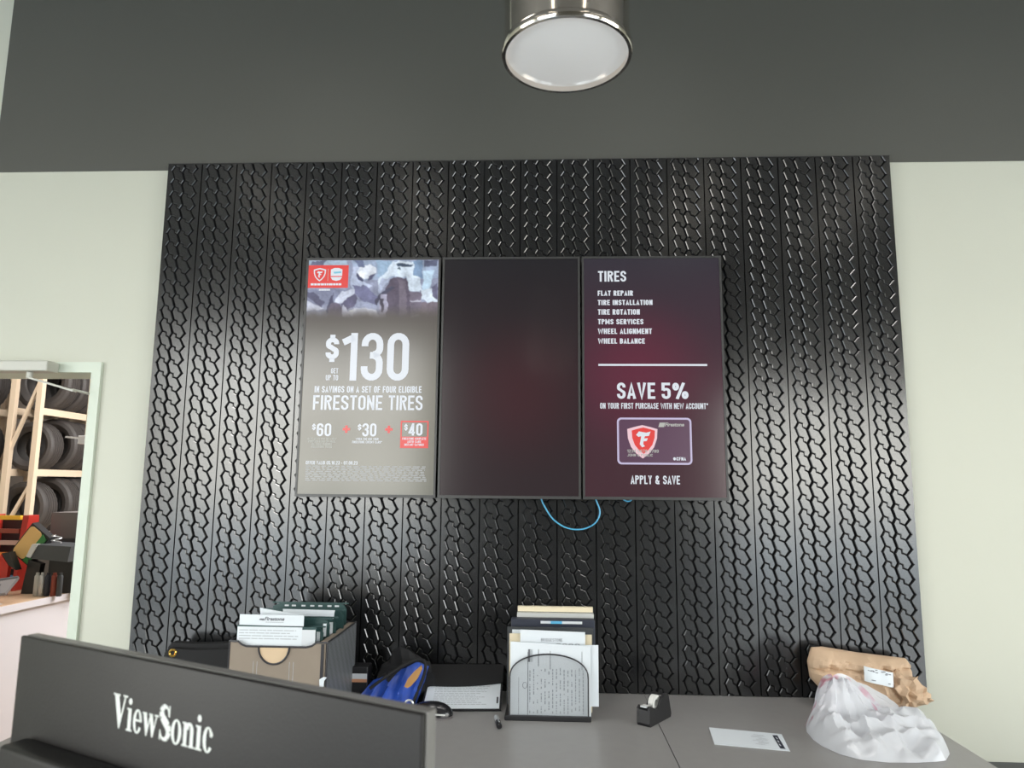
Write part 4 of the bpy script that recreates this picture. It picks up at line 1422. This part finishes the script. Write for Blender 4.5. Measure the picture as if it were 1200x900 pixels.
MB().obox(O + dv * .012 + Vector((0, 0, .0665)), dv * .012, sd * .012, Vector((0, 0, .0008))).build('tape_tongue', M['tape_white'], td)
MB().obox(O + dv * -.001 + Vector((0, 0, .066)), dv * .0015, sd * .013, Vector((0, 0, .003))).build('cutter', M['silver'], td)

# ------------------------------------------------------------------ card on the counter
cd = empty('printed_card', (.70, -.51, CZ), 'white printed card with dark end strip lying flat on the counter', 'card')
q = [Vector((.591, -.399, 0)), Vector((.828, -.452, 0)), Vector((.802, -.612, 0)), Vector((.571, -.566, 0))]
MB().hexa([p + Vector((0, 0, CZ + .0005)) for p in reversed(q)] + [p + Vector((0, 0, CZ + .0022)) for p in reversed(q)]).build('card_sheet', M['paper'], cd)


def onq(u, v, z): return (q[0] * (1 - u) * (1 - v) + q[1] * u * (1 - v) + q[2] * u * v + q[3] * (1 - u) * v) + Vector((0, 0, z))


MB().add([onq(.86, .14, CZ + .0028), onq(.93, .12, CZ + .0028), onq(.955, .92, CZ + .0028), onq(.885, .92, CZ + .0028)], [(0, 1, 2, 3)]).build('dark_strip', M['navy'], cd, normals=False)
mb = MB()
rn = random.Random(9)
for k in range(9):
    v = .2 + .07 * k
    u0 = .55 + rn.random() * .1
    mb.add([onq(u0, v, CZ + .0028), onq(u0 + .08 + rn.random() * .15, v, CZ + .0028), onq(u0 + .15, v + .02, CZ + .0028), onq(u0, v + .02, CZ + .0028)], [(0, 1, 2, 3)])
mb.build('print', M['light_print'], cd, normals=False)['kind'] = 'stuff'
for k in range(3):
    MB().add([onq(.89, .25 + k * .2, CZ + .0031), onq(.905, .25 + k * .2, CZ + .0031), onq(.915, .37 + k * .2, CZ + .0031), onq(.90, .37 + k * .2, CZ + .0031)], [(0, 1, 2, 3)]).build('small_print', M['paper2'], cd, normals=False)


# ------------------------------------------------------------------ crumpled bags
def ridged(p, s, o=0.0):
    v = noise.noise(Vector((p[0] * s + o, p[1] * s + 3.1 + o, p[2] * s + 7.7)))
    return 1 - 2 * abs(v)


br_ = empty('paper_bag', (1.26, -.12, CZ), 'crumpled brown paper bag leaning on the wall with a receipt on it', 'bag')
# silhouette: quad in x,z with irregular edges, front and back skins
n, m_ = 44, 30
vs, fs = [], []
key_t = [(0, .965), (.12, .968), (.5, .948), (.85, .935), (1, .93)]


def interp(kp, t_):
    for (a, va), (c, vc) in zip(kp[:-1], kp[1:]):
        if t_ <= c: return va + (vc - va) * (t_ - a) / (c - a)
    return kp[-1][1]


def brown_pt(u, v, side):
    # v: 0 bottom .. 1 top
    xl = interp([(0, 1.165), (.15, 1.115), (.45, 1.062), (.75, 1.060), (1, 1.083)], v)
    xr = interp([(0, 1.40), (.15, 1.435), (.5, 1.455), (.85, 1.462), (1, 1.448)], v)
    zt = interp(key_t, u)
    zbm = interp([(0, CZ + .012), (.3, CZ + .001), (1, CZ + .001)], u)
    x = xl + (xr - xl) * u
    z = zbm + (zt - zbm) * v
    fat = math.sin(math.pi * min(1, max(0, u))) ** .5 * math.sin(math.pi * min(1, max(0, v))) ** .5
    y = -.058 - .05 * (1 - v)
    if side == 0:
        y -= .012 + .040 * fat + .020 * (1 - v)
        r_ = ridged((x, 0, z), 9, 1.0) * .034 + ridged((x, 0, z), 21, 5.0) * .020 + ridged((x + z, 0, z - x), 40, 2.0) * .004
        y -= (r_ - .012) * min(1, fat * 1.5 + .15)
        # horizontal fold across
        y += .014 * math.exp(-((v - .62 - .18 * u) / .03) ** 2)
    else:
        y += .030 * fat
    return (x, y, z)


for side in (0, 1):
    for i in range(n + 1):
        for j in range(m_ + 1):
            vs.append(brown_pt(i / n, j / m_, side))
k2 = (n + 1) * (m_ + 1)
for i in range(n):
    for j in range(m_):
        a = i * (m_ + 1) + j
        fs.append((a, a + m_ + 1, a + m_ + 2, a + 1))
        fs.append((k2 + a, k2 + a + 1, k2 + a + m_ + 2, k2 + a + m_ + 1))
for i in range(n):
    for j in (0, m_):
        a = i * (m_ + 1) + j
        fs.append((a, a + m_ + 1, k2 + a + m_ + 1, k2 + a))
for j in range(m_):
    for i in (0, n):
        a = i * (m_ + 1) + j
        fs.append((a, a + 1, k2 + a + 1, k2 + a))
MB().add(vs, fs).build('paper_body', M['kraft'], br_, smooth=True, angle=14)


def crumple(mb, c, r, amp, seed, sub=3, flat=CZ + .001):
    bm = bmesh.new()
    bmesh.ops.create_icosphere(bm, subdivisions=sub, radius=1)
    vs = []
    for v in bm.verts:
        d0 = v.co.normalized()
        k_ = 1 + amp * (ridged(d0, 1.4, seed) - .5) + amp * .5 * (ridged(d0, 3.0, seed + 9) - .5)
        p = Vector((c[0] + d0.x * r[0] * k_, c[1] + d0.y * r[1] * k_, c[2] + d0.z * r[2] * k_))
        p.z = max(p.z, flat)
        vs.append(p)
    fs = [[v.index for v in f.verts] for f in bm.faces]
    bm.free()
    return mb.add(vs, fs)


crumple(MB(), (1.395, -.15, .825), (.055, .05, .062), .7, 3.3).build('crumpled_flap', M['kraft'], br_)
crumple(MB(), (1.455, -.11, .800), (.05, .04, .035), .9, 8.3).build('crumpled_flap', M['kraft'], br_)
crumple(MB(), (1.125, -.17, .79), (.055, .035, .022), .6, 5.1).build('crumpled_flap', M['kraft'], br_)
crumple(MB(), (-.545, -.155, .80), (.10, .055, .125), .45, 2.2).build('dark_lining', M['black_soft'], crumple_later)
# receipt laid on the bag front
n2, m2 = 14, 10
vs, fs = [], []
for i in range(n2 + 1):
    for j in range(m2 + 1):
        u, v = i / n2, j / m2
        x = 1.238 + .108 * u + .006 * v
        z = .868 - .022 * u + .056 * v + .004 * math.sin(v * 5)
        y = -.176 - .012 * math.sin(math.pi * u) + .012 * v - .004 * math.sin(u * 9)
        vs.append((x, y, z))
for i in range(n2):
    for j in range(m2):
        a = i * (m2 + 1) + j
        fs.append((a, a + m2 + 1, a + m2 + 2, a + 1))
rc_ = empty('receipt', (1.29, -.16, .86), 'white printed receipt stuck on the brown paper bag', 'receipt')
MB().add(vs, fs).add([(x, y + .001, z) for x, y, z in vs], fs).build('slip', M['paper'], rc_, smooth=True)
mb = MB()
rn = random.Random(4)
for k in range(16):
    u = .08 + rn.random() * .75
    v = rn.choice([.12, .7, .8, .9, .75, .85])
    x = 1.238 + .108 * u + .006 * v
    z = .868 - .022 * u + .056 * v + .004 * math.sin(v * 5)
    y = -.1775 - .012 * math.sin(math.pi * u) + .012 * v - .004 * math.sin(u * 9)
    mb.add([(x, y, z), (x + .009, y - .0004, z - .001), (x + .009, y - .0004, z + .002), (x, y, z + .003)], [(0, 1, 2, 3)])
mb.build('print', M['print'], rc_, normals=False)['kind'] = 'stuff'

# translucent white carrier bag
mp_ = bpy.data.materials.new('carrier_bag_film')
mp_.use_nodes = True
t = mp_.node_tree
b_ = t.nodes['Principled BSDF']
b_.inputs['Base Color'].default_value = (.80, .82, .86, 1)
b_.inputs['Roughness'].default_value = .28
b_.inputs['Specular IOR Level'].default_value = .6
b_.inputs['Alpha'].default_value = .86
at = t.nodes.new('ShaderNodeAttribute')
at.attribute_name = 'ink'
t.links.new(at.outputs['Color'], b_.inputs['Base Color'])
tr = t.nodes.new('ShaderNodeBsdfTranslucent')
tr.inputs[0].default_value = (.8, .82, .88, 1)
ms_ = t.nodes.new('ShaderNodeMixShader')
ms_.inputs[0].default_value = .22
t.links.new(b_.outputs[0], ms_.inputs[1])
t.links.new(tr.outputs[0], ms_.inputs[2])
t.links.new(ms_.outputs[0], t.nodes['Material Output'].inputs[0])

pb_ = empty('plastic_bag', (1.16, -.45, CZ), 'crumpled translucent white plastic carrier bag before the brown bag', 'bag')


def gauss(x, y, cx, cy, sx, sy): return math.exp(-((x - cx) / sx) ** 2 - ((y - cy) / sy) ** 2)


outl = [(.918, -.50), (.925, -.56), (.955, -.63), (1.0, -.672), (1.08, -.69), (1.17, -.685), (1.235, -.672), (1.27, -.66), (1.315, -.60), (1.352, -.51), (1.350, -.42), (1.34, -.35), (1.27, -.30), (1.18, -.27), (1.08, -.26), (1.0, -.28), (.95, -.34), (.925, -.42)]
OC = Vector((1.16, -.45))


def out_r(a):
    """outline radius at angle a"""
    best = .2
    d0 = Vector((math.cos(a), math.sin(a)))
    for p, q_ in zip(outl, outl[1:] + outl[:1]):
        p_, q2_ = Vector(p) - OC, Vector(q_) - OC
        e_ = q2_ - p_
        den = d0.x * e_.y - d0.y * e_.x
        if abs(den) < 1e-9: continue
        t1 = (p_.x * e_.y - p_.y * e_.x) / den
        t2 = (p_.x * d0.y - p_.y * d0.x) / den
        if t1 > 0 and -1e-6 <= t2 <= 1 + 1e-6: best = t1
    return best


NA, NR = 150, 46
vs, fs, ink = [], [], []
for j in range(NR + 1):
    t0 = j / NR
    for k in range(NA):
        a = 2 * math.pi * k / NA
        R0 = out_r(a)
        r = R0 * t0
        x, y = OC.x + r * math.cos(a), OC.y + r * math.sin(a)
        edge = (1 - t0 ** 7) ** .7
        h = .040 * gauss(x, y, 1.16, -.48, .22, .18) + .048 * gauss(x, y, .985, -.46, .06, .11) + .050 * gauss(x, y, 1.28, -.44, .085, .09)
        h += .170 * gauss(x, y, 1.055, -.36, .062, .055) + .070 * gauss(x, y, 1.10, -.375, .055, .04) + .03 * gauss(x, y, 1.13, -.52, .07, .07)
        if h > .11: h = .11 + (h - .11) * .45
        # folds radiating from the peak
        da = math.atan2(y + .335, x - 1.07)
        dd = math.hypot(y + .335, x - 1.07)
        h += (.016 * abs(math.sin(da * 5.2 + 1.3 * noise.noise((x * 6, y * 6, 2)))) - .008) * min(1, dd / .07) * min(1, edge * 1.4)
        rr_ = (ridged((x * .7 + y * .5, y * 1.6 - x * .5, 0), 7, 4.0) - .5) * .026 + (ridged((da * .22, dd * .45, 1), 14, 1.0) - .5) * .016 + (ridged((da * .35, dd * .8, 2), 24, 6.0) - .5) * .006
        h += rr_
        z = CZ + .0015 + max(0.0, h + .012) * min(1, edge * 1.15)
        x2 = x + .010 * noise.noise((x * 25, y * 25, 9)) * edge
        y2 = y + .010 * noise.noise((x * 25, y * 25, 4)) * edge
        vs.append((x2, y2, z))
        col = (.80, .82, .86, 1)
        nn_ = noise.noise((x * 18, y * 30, 11.0))
        if gauss(x, y, 1.11, -.335, .05, .045) > .45 and nn_ > .08: col = (.66, .34, .44, 1)
        if gauss(x, y, .955, -.36, .03, .07) > .5 and nn_ > -.05: col = (.60, .22, .32, 1)
        if gauss(x, y, 1.175, -.352, .015, .020) > .5: col = (.03, .22, .55, 1)
        ink.append(col)
for j in range(NR):
    for k in range(NA):
        k2_ = (k + 1) % NA
        if j == 0:
            fs.append((k * 1, NA + k, NA + k2_))
        else:
            fs.append((j * NA + k, (j + 1) * NA + k, (j + 1) * NA + k2_, j * NA + k2_))
bagmb = MB()
bagmb.add(vs, fs)
pbo = bagmb.build('bag_film', mp_, pb_, smooth=True, angle=22, normals=False)
ca = pbo.data.color_attributes.new('ink', 'FLOAT_COLOR', 'POINT')
for k, c_ in enumerate(ink): ca.data[k].color = c_


def ribbon(p, wds, name, parent, col, tw=0.0, up=(0, -.5, 1)):
    p = smooth_path(p, 3)
    vs, fs = [], []
    n_ = len(p)
    for i, c_ in enumerate(p):
        t_ = (p[min(i + 1, n_ - 1)] - p[max(i - 1, 0)]).normalized()
        s_ = t_.cross(Vector(up)).normalized()
        nn_ = s_.cross(t_)
        wd = interp([(k / (len(wds) - 1), v) for k, v in enumerate(wds)], i / (n_ - 1))
        for q_ in range(7):
            f_ = q_ / 6 - .5
            vs.append(c_ + s_ * wd * f_ + nn_ * (.006 * math.cos(q_ * 2.6) + .004 * noise.noise((i * .7, q_ * .9, tw))))
    for i in range(n_ - 1):
        for q_ in range(6):
            a = i * 7 + q_
            fs.append((a, a + 1, a + 8, a + 7))
    o_ = MB().add(vs, fs).build(name, mp_, parent, smooth=True, normals=False, angle=30)
    cc = o_.data.color_attributes.new('ink', 'FLOAT_COLOR', 'POINT')
    for k in range(len(vs)):
        cc.data[k].color = col if noise.noise(Vector(vs[k]) * 30) > .05 else (.82, .84, .88, 1)
    return o_


ribbon([(1.02, -.43, .79), (1.03, -.385, .87), (1.06, -.36, .92), (1.10, -.355, .915), (1.14, -.37, .87), (1.18, -.41, .82), (1.22, -.46, .80)], [.05, .05, .035, .05, .06, .05, .03], 'handle_loop', pb_, (.70, .40, .50, 1), 1.0)
ribbon([(.985, -.42, .79), (1.01, -.36, .85), (1.045, -.33, .905), (1.07, -.32, .91)], [.05, .06, .05, .03], 'handle_loop', pb_, (.62, .25, .36, 1), 4.0)
ribbon([(1.12, -.31, .83), (1.15, -.30, .875), (1.185, -.31, .86), (1.23, -.33, .835), (1.27, -.35, .81)], [.05, .06, .07, .07, .05], 'torn_flap', pb_, (.82, .84, .88, 1), 7.0)

# ------------------------------------------------------------------ the tyre store beyond the door
BY1 = 8.6
b = MB()
b.box(-9.2, -9.0, YW + WT, BY1, 0, 5)
struct('wall_bay_left', b, M['bay_wall'])
struct('wall_bay_back', MB().box(-9.2, 1.0, BY1, BY1 + .2, 0, 5), M['bay_wall'])
struct('wall_bay_right', MB().box(.8, 1.0, YW + WT, BY1, 0, 5), M['bay_wall'])
b = MB()
b.box(-9.2, 1.0, YW + WT / 2 + .0001, BY1, -.1, 0)
struct('floor_bay', b, M['bay_floor'])
struct('ceiling_bay', MB().box(-9.2, 1.0, YW + WT + .001, BY1 + .2, 5.0, 5.1), M['bay_wall'])
struct('wall_bay_front', MB().box(-9.2, XL - .2, YW, YW + WT, 0, 5), M['bay_wall'])

# white service counter with tan top
wc = empty('service_counter', (-3.7, 1.6, 0), 'white counter with tan worktop in the room beyond the door', 'counter')
A_, B_ = Vector((-3.375, .70, 0)), Vector((-3.262, 2.45, 0))
dd_ = (B_ - A_).normalized()
nn1 = Vector((dd_.y, -dd_.x, 0))
for (z0, z1, o0, dep, nm, mm) in ((0, .80, -.02, .72, 'body', 'white'), (.8002, .832, 0, .78, 'worktop', 'tan_top')):
    a = A_ + nn1 * o0
    c_ = B_ + nn1 * o0
    pts = [a, c_, c_ - nn1 * dep, a - nn1 * dep]
    MB().hexa([p + Vector((0, 0, z0)) for p in pts] + [p + Vector((0, 0, z1)) for p in pts]).build(nm, M[mm], wc)
MB().hexa([p + Vector((0, 0, z)) for z in (.790, .8345) for p in (A_ + nn1 * .0005, B_ + nn1 * .0005, B_ + nn1 * .004, A_ + nn1 * .004)]).build('edge_band', M['white'], wc)

# racks
RX, RXB = -5.56, -5.86
Z_B = [1.05, 1.735, 2.41, 3.09]
rk = empty('tyre_rack', (-5.7, 5.5, 0), 'cream steel tyre rack with diagonal brace seen through the door', 'rack')
for y in (4.45, 6.6):
    MB().box(RX - .03, RX + .03, y - .03, y + .03, 0, 3.6).build('upright', M['rack'], rk)
    MB().box(RXB - .03, RXB + .03, y - .03, y + .03, 0, 3.6).build('upright', M['rack'], rk)
    for (za, zb_) in ((1.9, 2.75), (1.0, 1.6)):
        MB().bar((RXB, y, za), (RX, y, zb_), .03, .035, up=(0, 1, 0)).build('brace', M['rack'], rk)
for z in Z_B:
    for x in (RX, RXB):
        MB().box(x - .025, x + .025, 4.481, 6.569, z - .075, z).build('beam', M['rack'], rk)
rk2 = empty('tyre_rack', (-6.4, 4.5, 0), 'second cream tyre rack further left behind the first', 'rack')
for y in (2.9, 5.2):
    for x in (-6.17, -6.55):
        MB().box(x - .03, x + .03, y - .03, y + .03, 0, 3.6).build('upright', M['rack'], rk2)
for z in Z_B:
    for x in (-6.17, -6.55):
        MB().box(x - .025, x + .025, 2.931, 5.169, z - .075, z).build('beam', M['rack'], rk2)


def tyre_mesh(r, wd):
    h = wd / 2
    rim_ = r * .60
    prof = [(rim_, -h * .62), (rim_ + .012, -h * .78), (r * .80, -h), (r * .92, -h * .93), (r * .975, -h * .80)]
    tr_ = []
    ng = 5
    for k in range(ng):
        a = -h * .74 + k * h * 1.48 / ng
        c_ = a + h * 1.48 / ng - .008
        tr_ += [(r, a), (r, c_), (r - .009, c_ + .001), (r - .009, c_ + .007)]
    tr_ = tr_[:-2]
    prof += tr_ + [(r * .975, h * .80), (r * .92, h * .93), (r * .80, h), (rim_ + .012, h * .78), (rim_, h * .62), (rim_ + .03, h * .45), (r - .035, h * .3), (r - .03, 0), (r - .035, -h * .3), (rim_ + .03, -h * .45)]
    mb = MB()
    seg = 60
    vs = []
    for idx, (rr_, hh) in enumerate(prof):
        for k in range(seg):
            a = 2 * math.pi * k / seg
            r2 = rr_ - (.006 if (4 <= idx <= 5 or 5 + len(tr_) - 1 <= idx <= 5 + len(tr_)) and k % 2 else 0)
            vs.append((r2 * math.cos(a), hh, r2 * math.sin(a)))
    n_ = len(prof)
    fs = []
    for i in range(n_):
        j = (i + 1) % n_
        for k in range(seg):
            k2_ = (k + 1) % seg
            fs.append((i * seg + k, i * seg + k2_, j * seg + k2_, j * seg + k))
    mb.add(vs, fs)
    return mb


tprot = {}


def tyre(r, wd, loc, yaw, lab):
    key = (r, wd)
    if key not in tprot:
        o = tyre_mesh(r, wd).build('tyre', M['tire'], smooth=True, angle=30)
        tprot[key] = o
    else:
        o = tprot[key].copy()
        C.objects.link(o)
    o.location = loc
    o.rotation_euler = (0, random.random() * .3, yaw)
    tag(o, lab, 'tyre', 'tyres on the racks beyond the door')
    return o


names = ['nearest', 'second', 'third', 'fourth', 'fifth', 'sixth', 'seventh', 'eighth']
shelf = {0: 'bottom visible', 1: 'middle', 2: 'top visible'}
tx = -5.70
for si, z, rs, y0, dy in ((0, 1.05, [.285, .315, .315, .315, .315, .315], 4.63, .262), (1, 1.735, [.275, .305, .30, .285, .29, .30], 4.64, .262), (2, 2.41, [.33, .33, .325, .33, .33], 4.74, .25)):
    y = y0
    for k, r in enumerate(rs):
        dz = r - math.sqrt(max(r * r - .15 * .15, 0))
        tyre(r, .225, (tx, y, z + math.sqrt(r * r - .112 * .112) + .002), random.uniform(-.06, .06), '%s tyre from the near post on the %s shelf of the cream rack' % (names[k], shelf[si]))
        y += dy + (.08 if k == 0 and si < 2 else 0)
for si, z in ((0, 1.05), (1, 1.735), (2, 2.41)):
    for k in range(5):
        r = .31
        tyre(.31, .225, (-6.36, 3.35 + k * .30, z + math.sqrt(r * r - .163 * .163) + .002), random.uniform(-.05, .05), 'dark %s tyre on the %s shelf of the left rack' % (names[k], shelf[si]))

# hanging rod with white box near the door's right jamb
hb = empty('hanging_switch_box', (-3.05, 1.5, 1.88), 'small white control box hanging on a rod beyond the door', 'control box')
MB().rbox(-3.082, -3.022, 1.47, 1.53, 1.85, 1.905, .004).build('box', M['white'], hb)
MB().tube([(-3.05, 1.5, 1.905), (-3.05, 1.5, 4.99)], .006).build('rod', M['rack'], hb)
MB().bar((-3.05, 1.5, 1.885), (-3.22, 1.55, 1.90), .012, .012).build('arm', M['white'], hb)

# things on the white counter; z of its worktop
WZ = .8322
#
sr = empty('parts_rack', (-3.80, 1.95, WZ), 'red sided rack with yellow, red, orange and blue slats on white counter', 'rack')
for (z, mm) in ((1.345, 'yellow'), (1.25, 'maroon'), (1.168, 'pink'), (1.085, 'orange'), (1.003, 'red'), (.925, 'bluebar')):
    MB().box(-4.02, -3.755, 1.92, 1.95, z - .018, z + .012).build('slat', M[mm], sr)
MB().hexa([(-3.755, 1.90, WZ + .001), (-3.735, 1.90, WZ + .001), (-3.735, 2.14, WZ + .001), (-3.755, 2.14, WZ + .001), (-3.72, 1.90, 1.36), (-3.675, 1.90, 1.36), (-3.675, 2.0, 1.36), (-3.72, 2.0, 1.36)]).build('side_panel', M['red'], sr)
MB().box(-4.04, -4.02, 1.92, 2.12, WZ + .001, 1.36).build('side_panel', M['red'], sr)
MB().box(-4.02, -3.76, 2.10, 2.12, WZ + .001, 1.33).build('back_panel', M['black'], sr)

tb = empty('parts_case', (-3.61, 1.80, WZ), 'tilted case with amber and green face before the red rack', 'case')
c0 = Vector((-3.575, 1.80, 1.165))
u1 = Vector((.075, 0, .093))
ax = Vector((.62, -.1, .78)).normalized()
ay = Vector((.80, 0, -.60)).normalized()
w3 = ax.cross(ay).normalized()
if w3.y > 0: w3 = -w3
MB().obox(c0 - w3 * .03, ax * .125, ay * .085, w3 * .028).build('case_body', M['black'], tb)
MB().prism(rrect(-.115, .115, -.075, .03, .025, 4), w3 * .004, c0, ax, ay).build('amber_face', M['amber'], tb)
MB().prism([(-.115, .031), (.115, .031), (.10, .076), (-.115, .076)], w3 * .005, c0, ax, ay).build('green_band', M['leaf_green'], tb)
MB().prism([(.0, .045), (.04, .045), (.04, .066), (.0, .066)], w3 * .001, c0 + w3 * .0056, ax, ay).build('label', M['paper'], tb)
MB().prism([(-.03, WZ - 1.165 + .001), (.07, WZ - 1.165 + .001), (.09, -.13), (.0, -.10)], (0, .05, 0), c0, (1, 0, 0), (0, 0, 1)).build('case_foot', M['black'], tb)

rw = empty('red_wedge', (-3.71, 1.75, WZ), 'bright red upright wedge leaning below the amber case', 'wedge')
MB().prism([(-3.775, WZ + .001), (-3.66, WZ + .001), (-3.655, 1.03), (-3.715, 1.105), (-3.735, 1.06)], (0, .03, 0), o=(0, 1.72, 0)).build('red_face', M['red'], rw)
MB().prism([(-3.712, 1.112), (-3.652, 1.032), (-3.60, 1.0), (-3.66, 1.12)], (0, .06, 0), o=(0, 1.72, 0)).build('dark_back', M['black'], rw)

gb = empty('grey_box', (-3.42, 2.15, WZ), 'large taupe grey box with white sticker on the white counter', 'box')
MB().box(-3.63, -3.30, 2.07, 2.35, 1.190, 1.376).build('carton', M['grey'], gb)
MB().box(-3.60, -3.29, 2.06, 2.36, WZ + .001, 1.189).build('carton_base', M['dk_grey'], gb)
MB().box(-3.405, -3.37, 2.064, 2.0695, 1.27, 1.315).build('sticker', M['paper'], gb)
wb_ = empty('spray_bottle', (-3.35, 2.12, 1.377), 'small white bottle with red and green parts on the taupe box', 'bottle')
MB().rbox(-3.43, -3.34, 2.10, 2.16, 1.3772, 1.455, .02).build('bottle_body', M['white'], wb_)
MB().box(-3.435, -3.395, 2.09, 2.099, 1.377, 1.40).build('red_band', M['red'], wb_)
MB().rbox(-3.375, -3.325, 2.085, 2.098, 1.377, 1.43, .004).build('green_cap', M['mint'], wb_)

pr = empty('card_printer', (-3.39, 1.75, WZ), 'black and grey printer beside the door jamb on the white counter', 'printer')
MB().hexa([(-3.50, 1.68, 1.085), (-3.20, 1.66, 1.065), (-3.20, 1.95, 1.065), (-3.50, 1.97, 1.085), (-3.475, 1.70, 1.175), (-3.20, 1.68, 1.165), (-3.20, 1.93, 1.165), (-3.475, 1.95, 1.175)]).build('upper_body', M['dk_grey'], pr)
MB().hexa([(-3.505, 1.675, 1.095), (-3.47, 1.67, 1.09), (-3.47, 1.70, 1.09), (-3.505, 1.70, 1.095), (-3.48, 1.69, 1.178), (-3.44, 1.69, 1.18), (-3.44, 1.72, 1.18), (-3.48, 1.72, 1.178)]).build('light_cheek', M['light_grey'], pr)
MB().box(-3.46, -3.24, 1.85, 1.96, WZ + .001, 1.06).build('stand', M['dk_grey'], pr)
for k in range(3):
    lab = ['bronze coil of wire on top of the printer', 'metal clip on top of the printer', 'silver ring on top of the printer']
tag(MB().tube([(-3.36 + .03 * math.cos(a * .6), 1.76 + .03 * math.sin(a * .6), 1.181 + .003 * a) for a in range(20)], .004).build('wire_coil', M['silver'], loc=(-3.36, 1.76, 1.18), smooth=True), 'silver coil of wire lying on top of the printer', 'wire')

bt = [(-3.44, 'light_grey', 'pale'), (-3.405, 'silver', 'silver'), (-3.365, 'navy', 'navy blue'), (-3.32, 'maroon', 'dark red'), (-3.28, 'dk_grey', 'dark grey')]
for x, mm, nm in bt:
    o = MB().lathe([(.016, 0), (.018, .004), (.018, .13), (.015, .137), (.011, .14), (.011, .155)], (x, 1.72, WZ), seg=16).build('spray_can', M[mm], loc=(x, 1.72, WZ), smooth=True)
    tag(o, nm + ' slim can standing under the printer beyond the door', 'can')

kb = empty('flip_display', (-3.60, 1.42, WZ), 'grey tilted terminal with dark slot lying on the white counter', 'terminal')
K0 = Vector((-3.72, 1.30, WZ + .004))
kx = Vector((.33, .08, .052))
ky = Vector((-.02, .13, .085))
kz = kx.cross(ky).normalized() * .02
MB().hexa([K0, K0 + kx, K0 + kx + ky, K0 + ky, K0 + kz, K0 + kx + kz, K0 + kx + ky + kz, K0 + ky + kz]).build('tray', M['grey'], kb)
MB().hexa([K0 + kx * a + ky * c_ + kz * d for d in (1.02, 1.15) for a, c_ in ((.45, .25), (.8, .2), (.8, .6), (.45, .65))]).build('slot', M['black'], kb)
MB().hexa([K0 + kx * a + ky * c_ + kz * d for d in (1.02, 1.2) for a, c_ in ((.0, .9), (1, .9), (1, 1.0), (0, 1.0))]).build('rear_lip', M['dk_grey'], kb)
pp = MB()
vs = []
for i in range(9):
    u = i / 8
    for j in range(2):
        vs.append((-3.78 + .36 * u + j * .03, 1.10 + .12 * u + .14 * j, WZ + .002 + .02 * math.sin(u * 3.1) * (1 - j) + .012 * abs(math.sin(u * 6))))
pp.add(vs, [(2 * i, 2 * i + 2, 2 * i + 3, 2 * i + 1) for i in range(8)])
pp.add([(x, y, z - .0012) for x, y, z in vs], [(2 * i, 2 * i + 1, 2 * i + 3, 2 * i + 2) for i in range(8)])
tag(pp.build('curled_paper', M['paper2'], loc=(-3.6, 1.25, WZ), smooth=True), 'curled white paper lying before the grey terminal', 'paper')
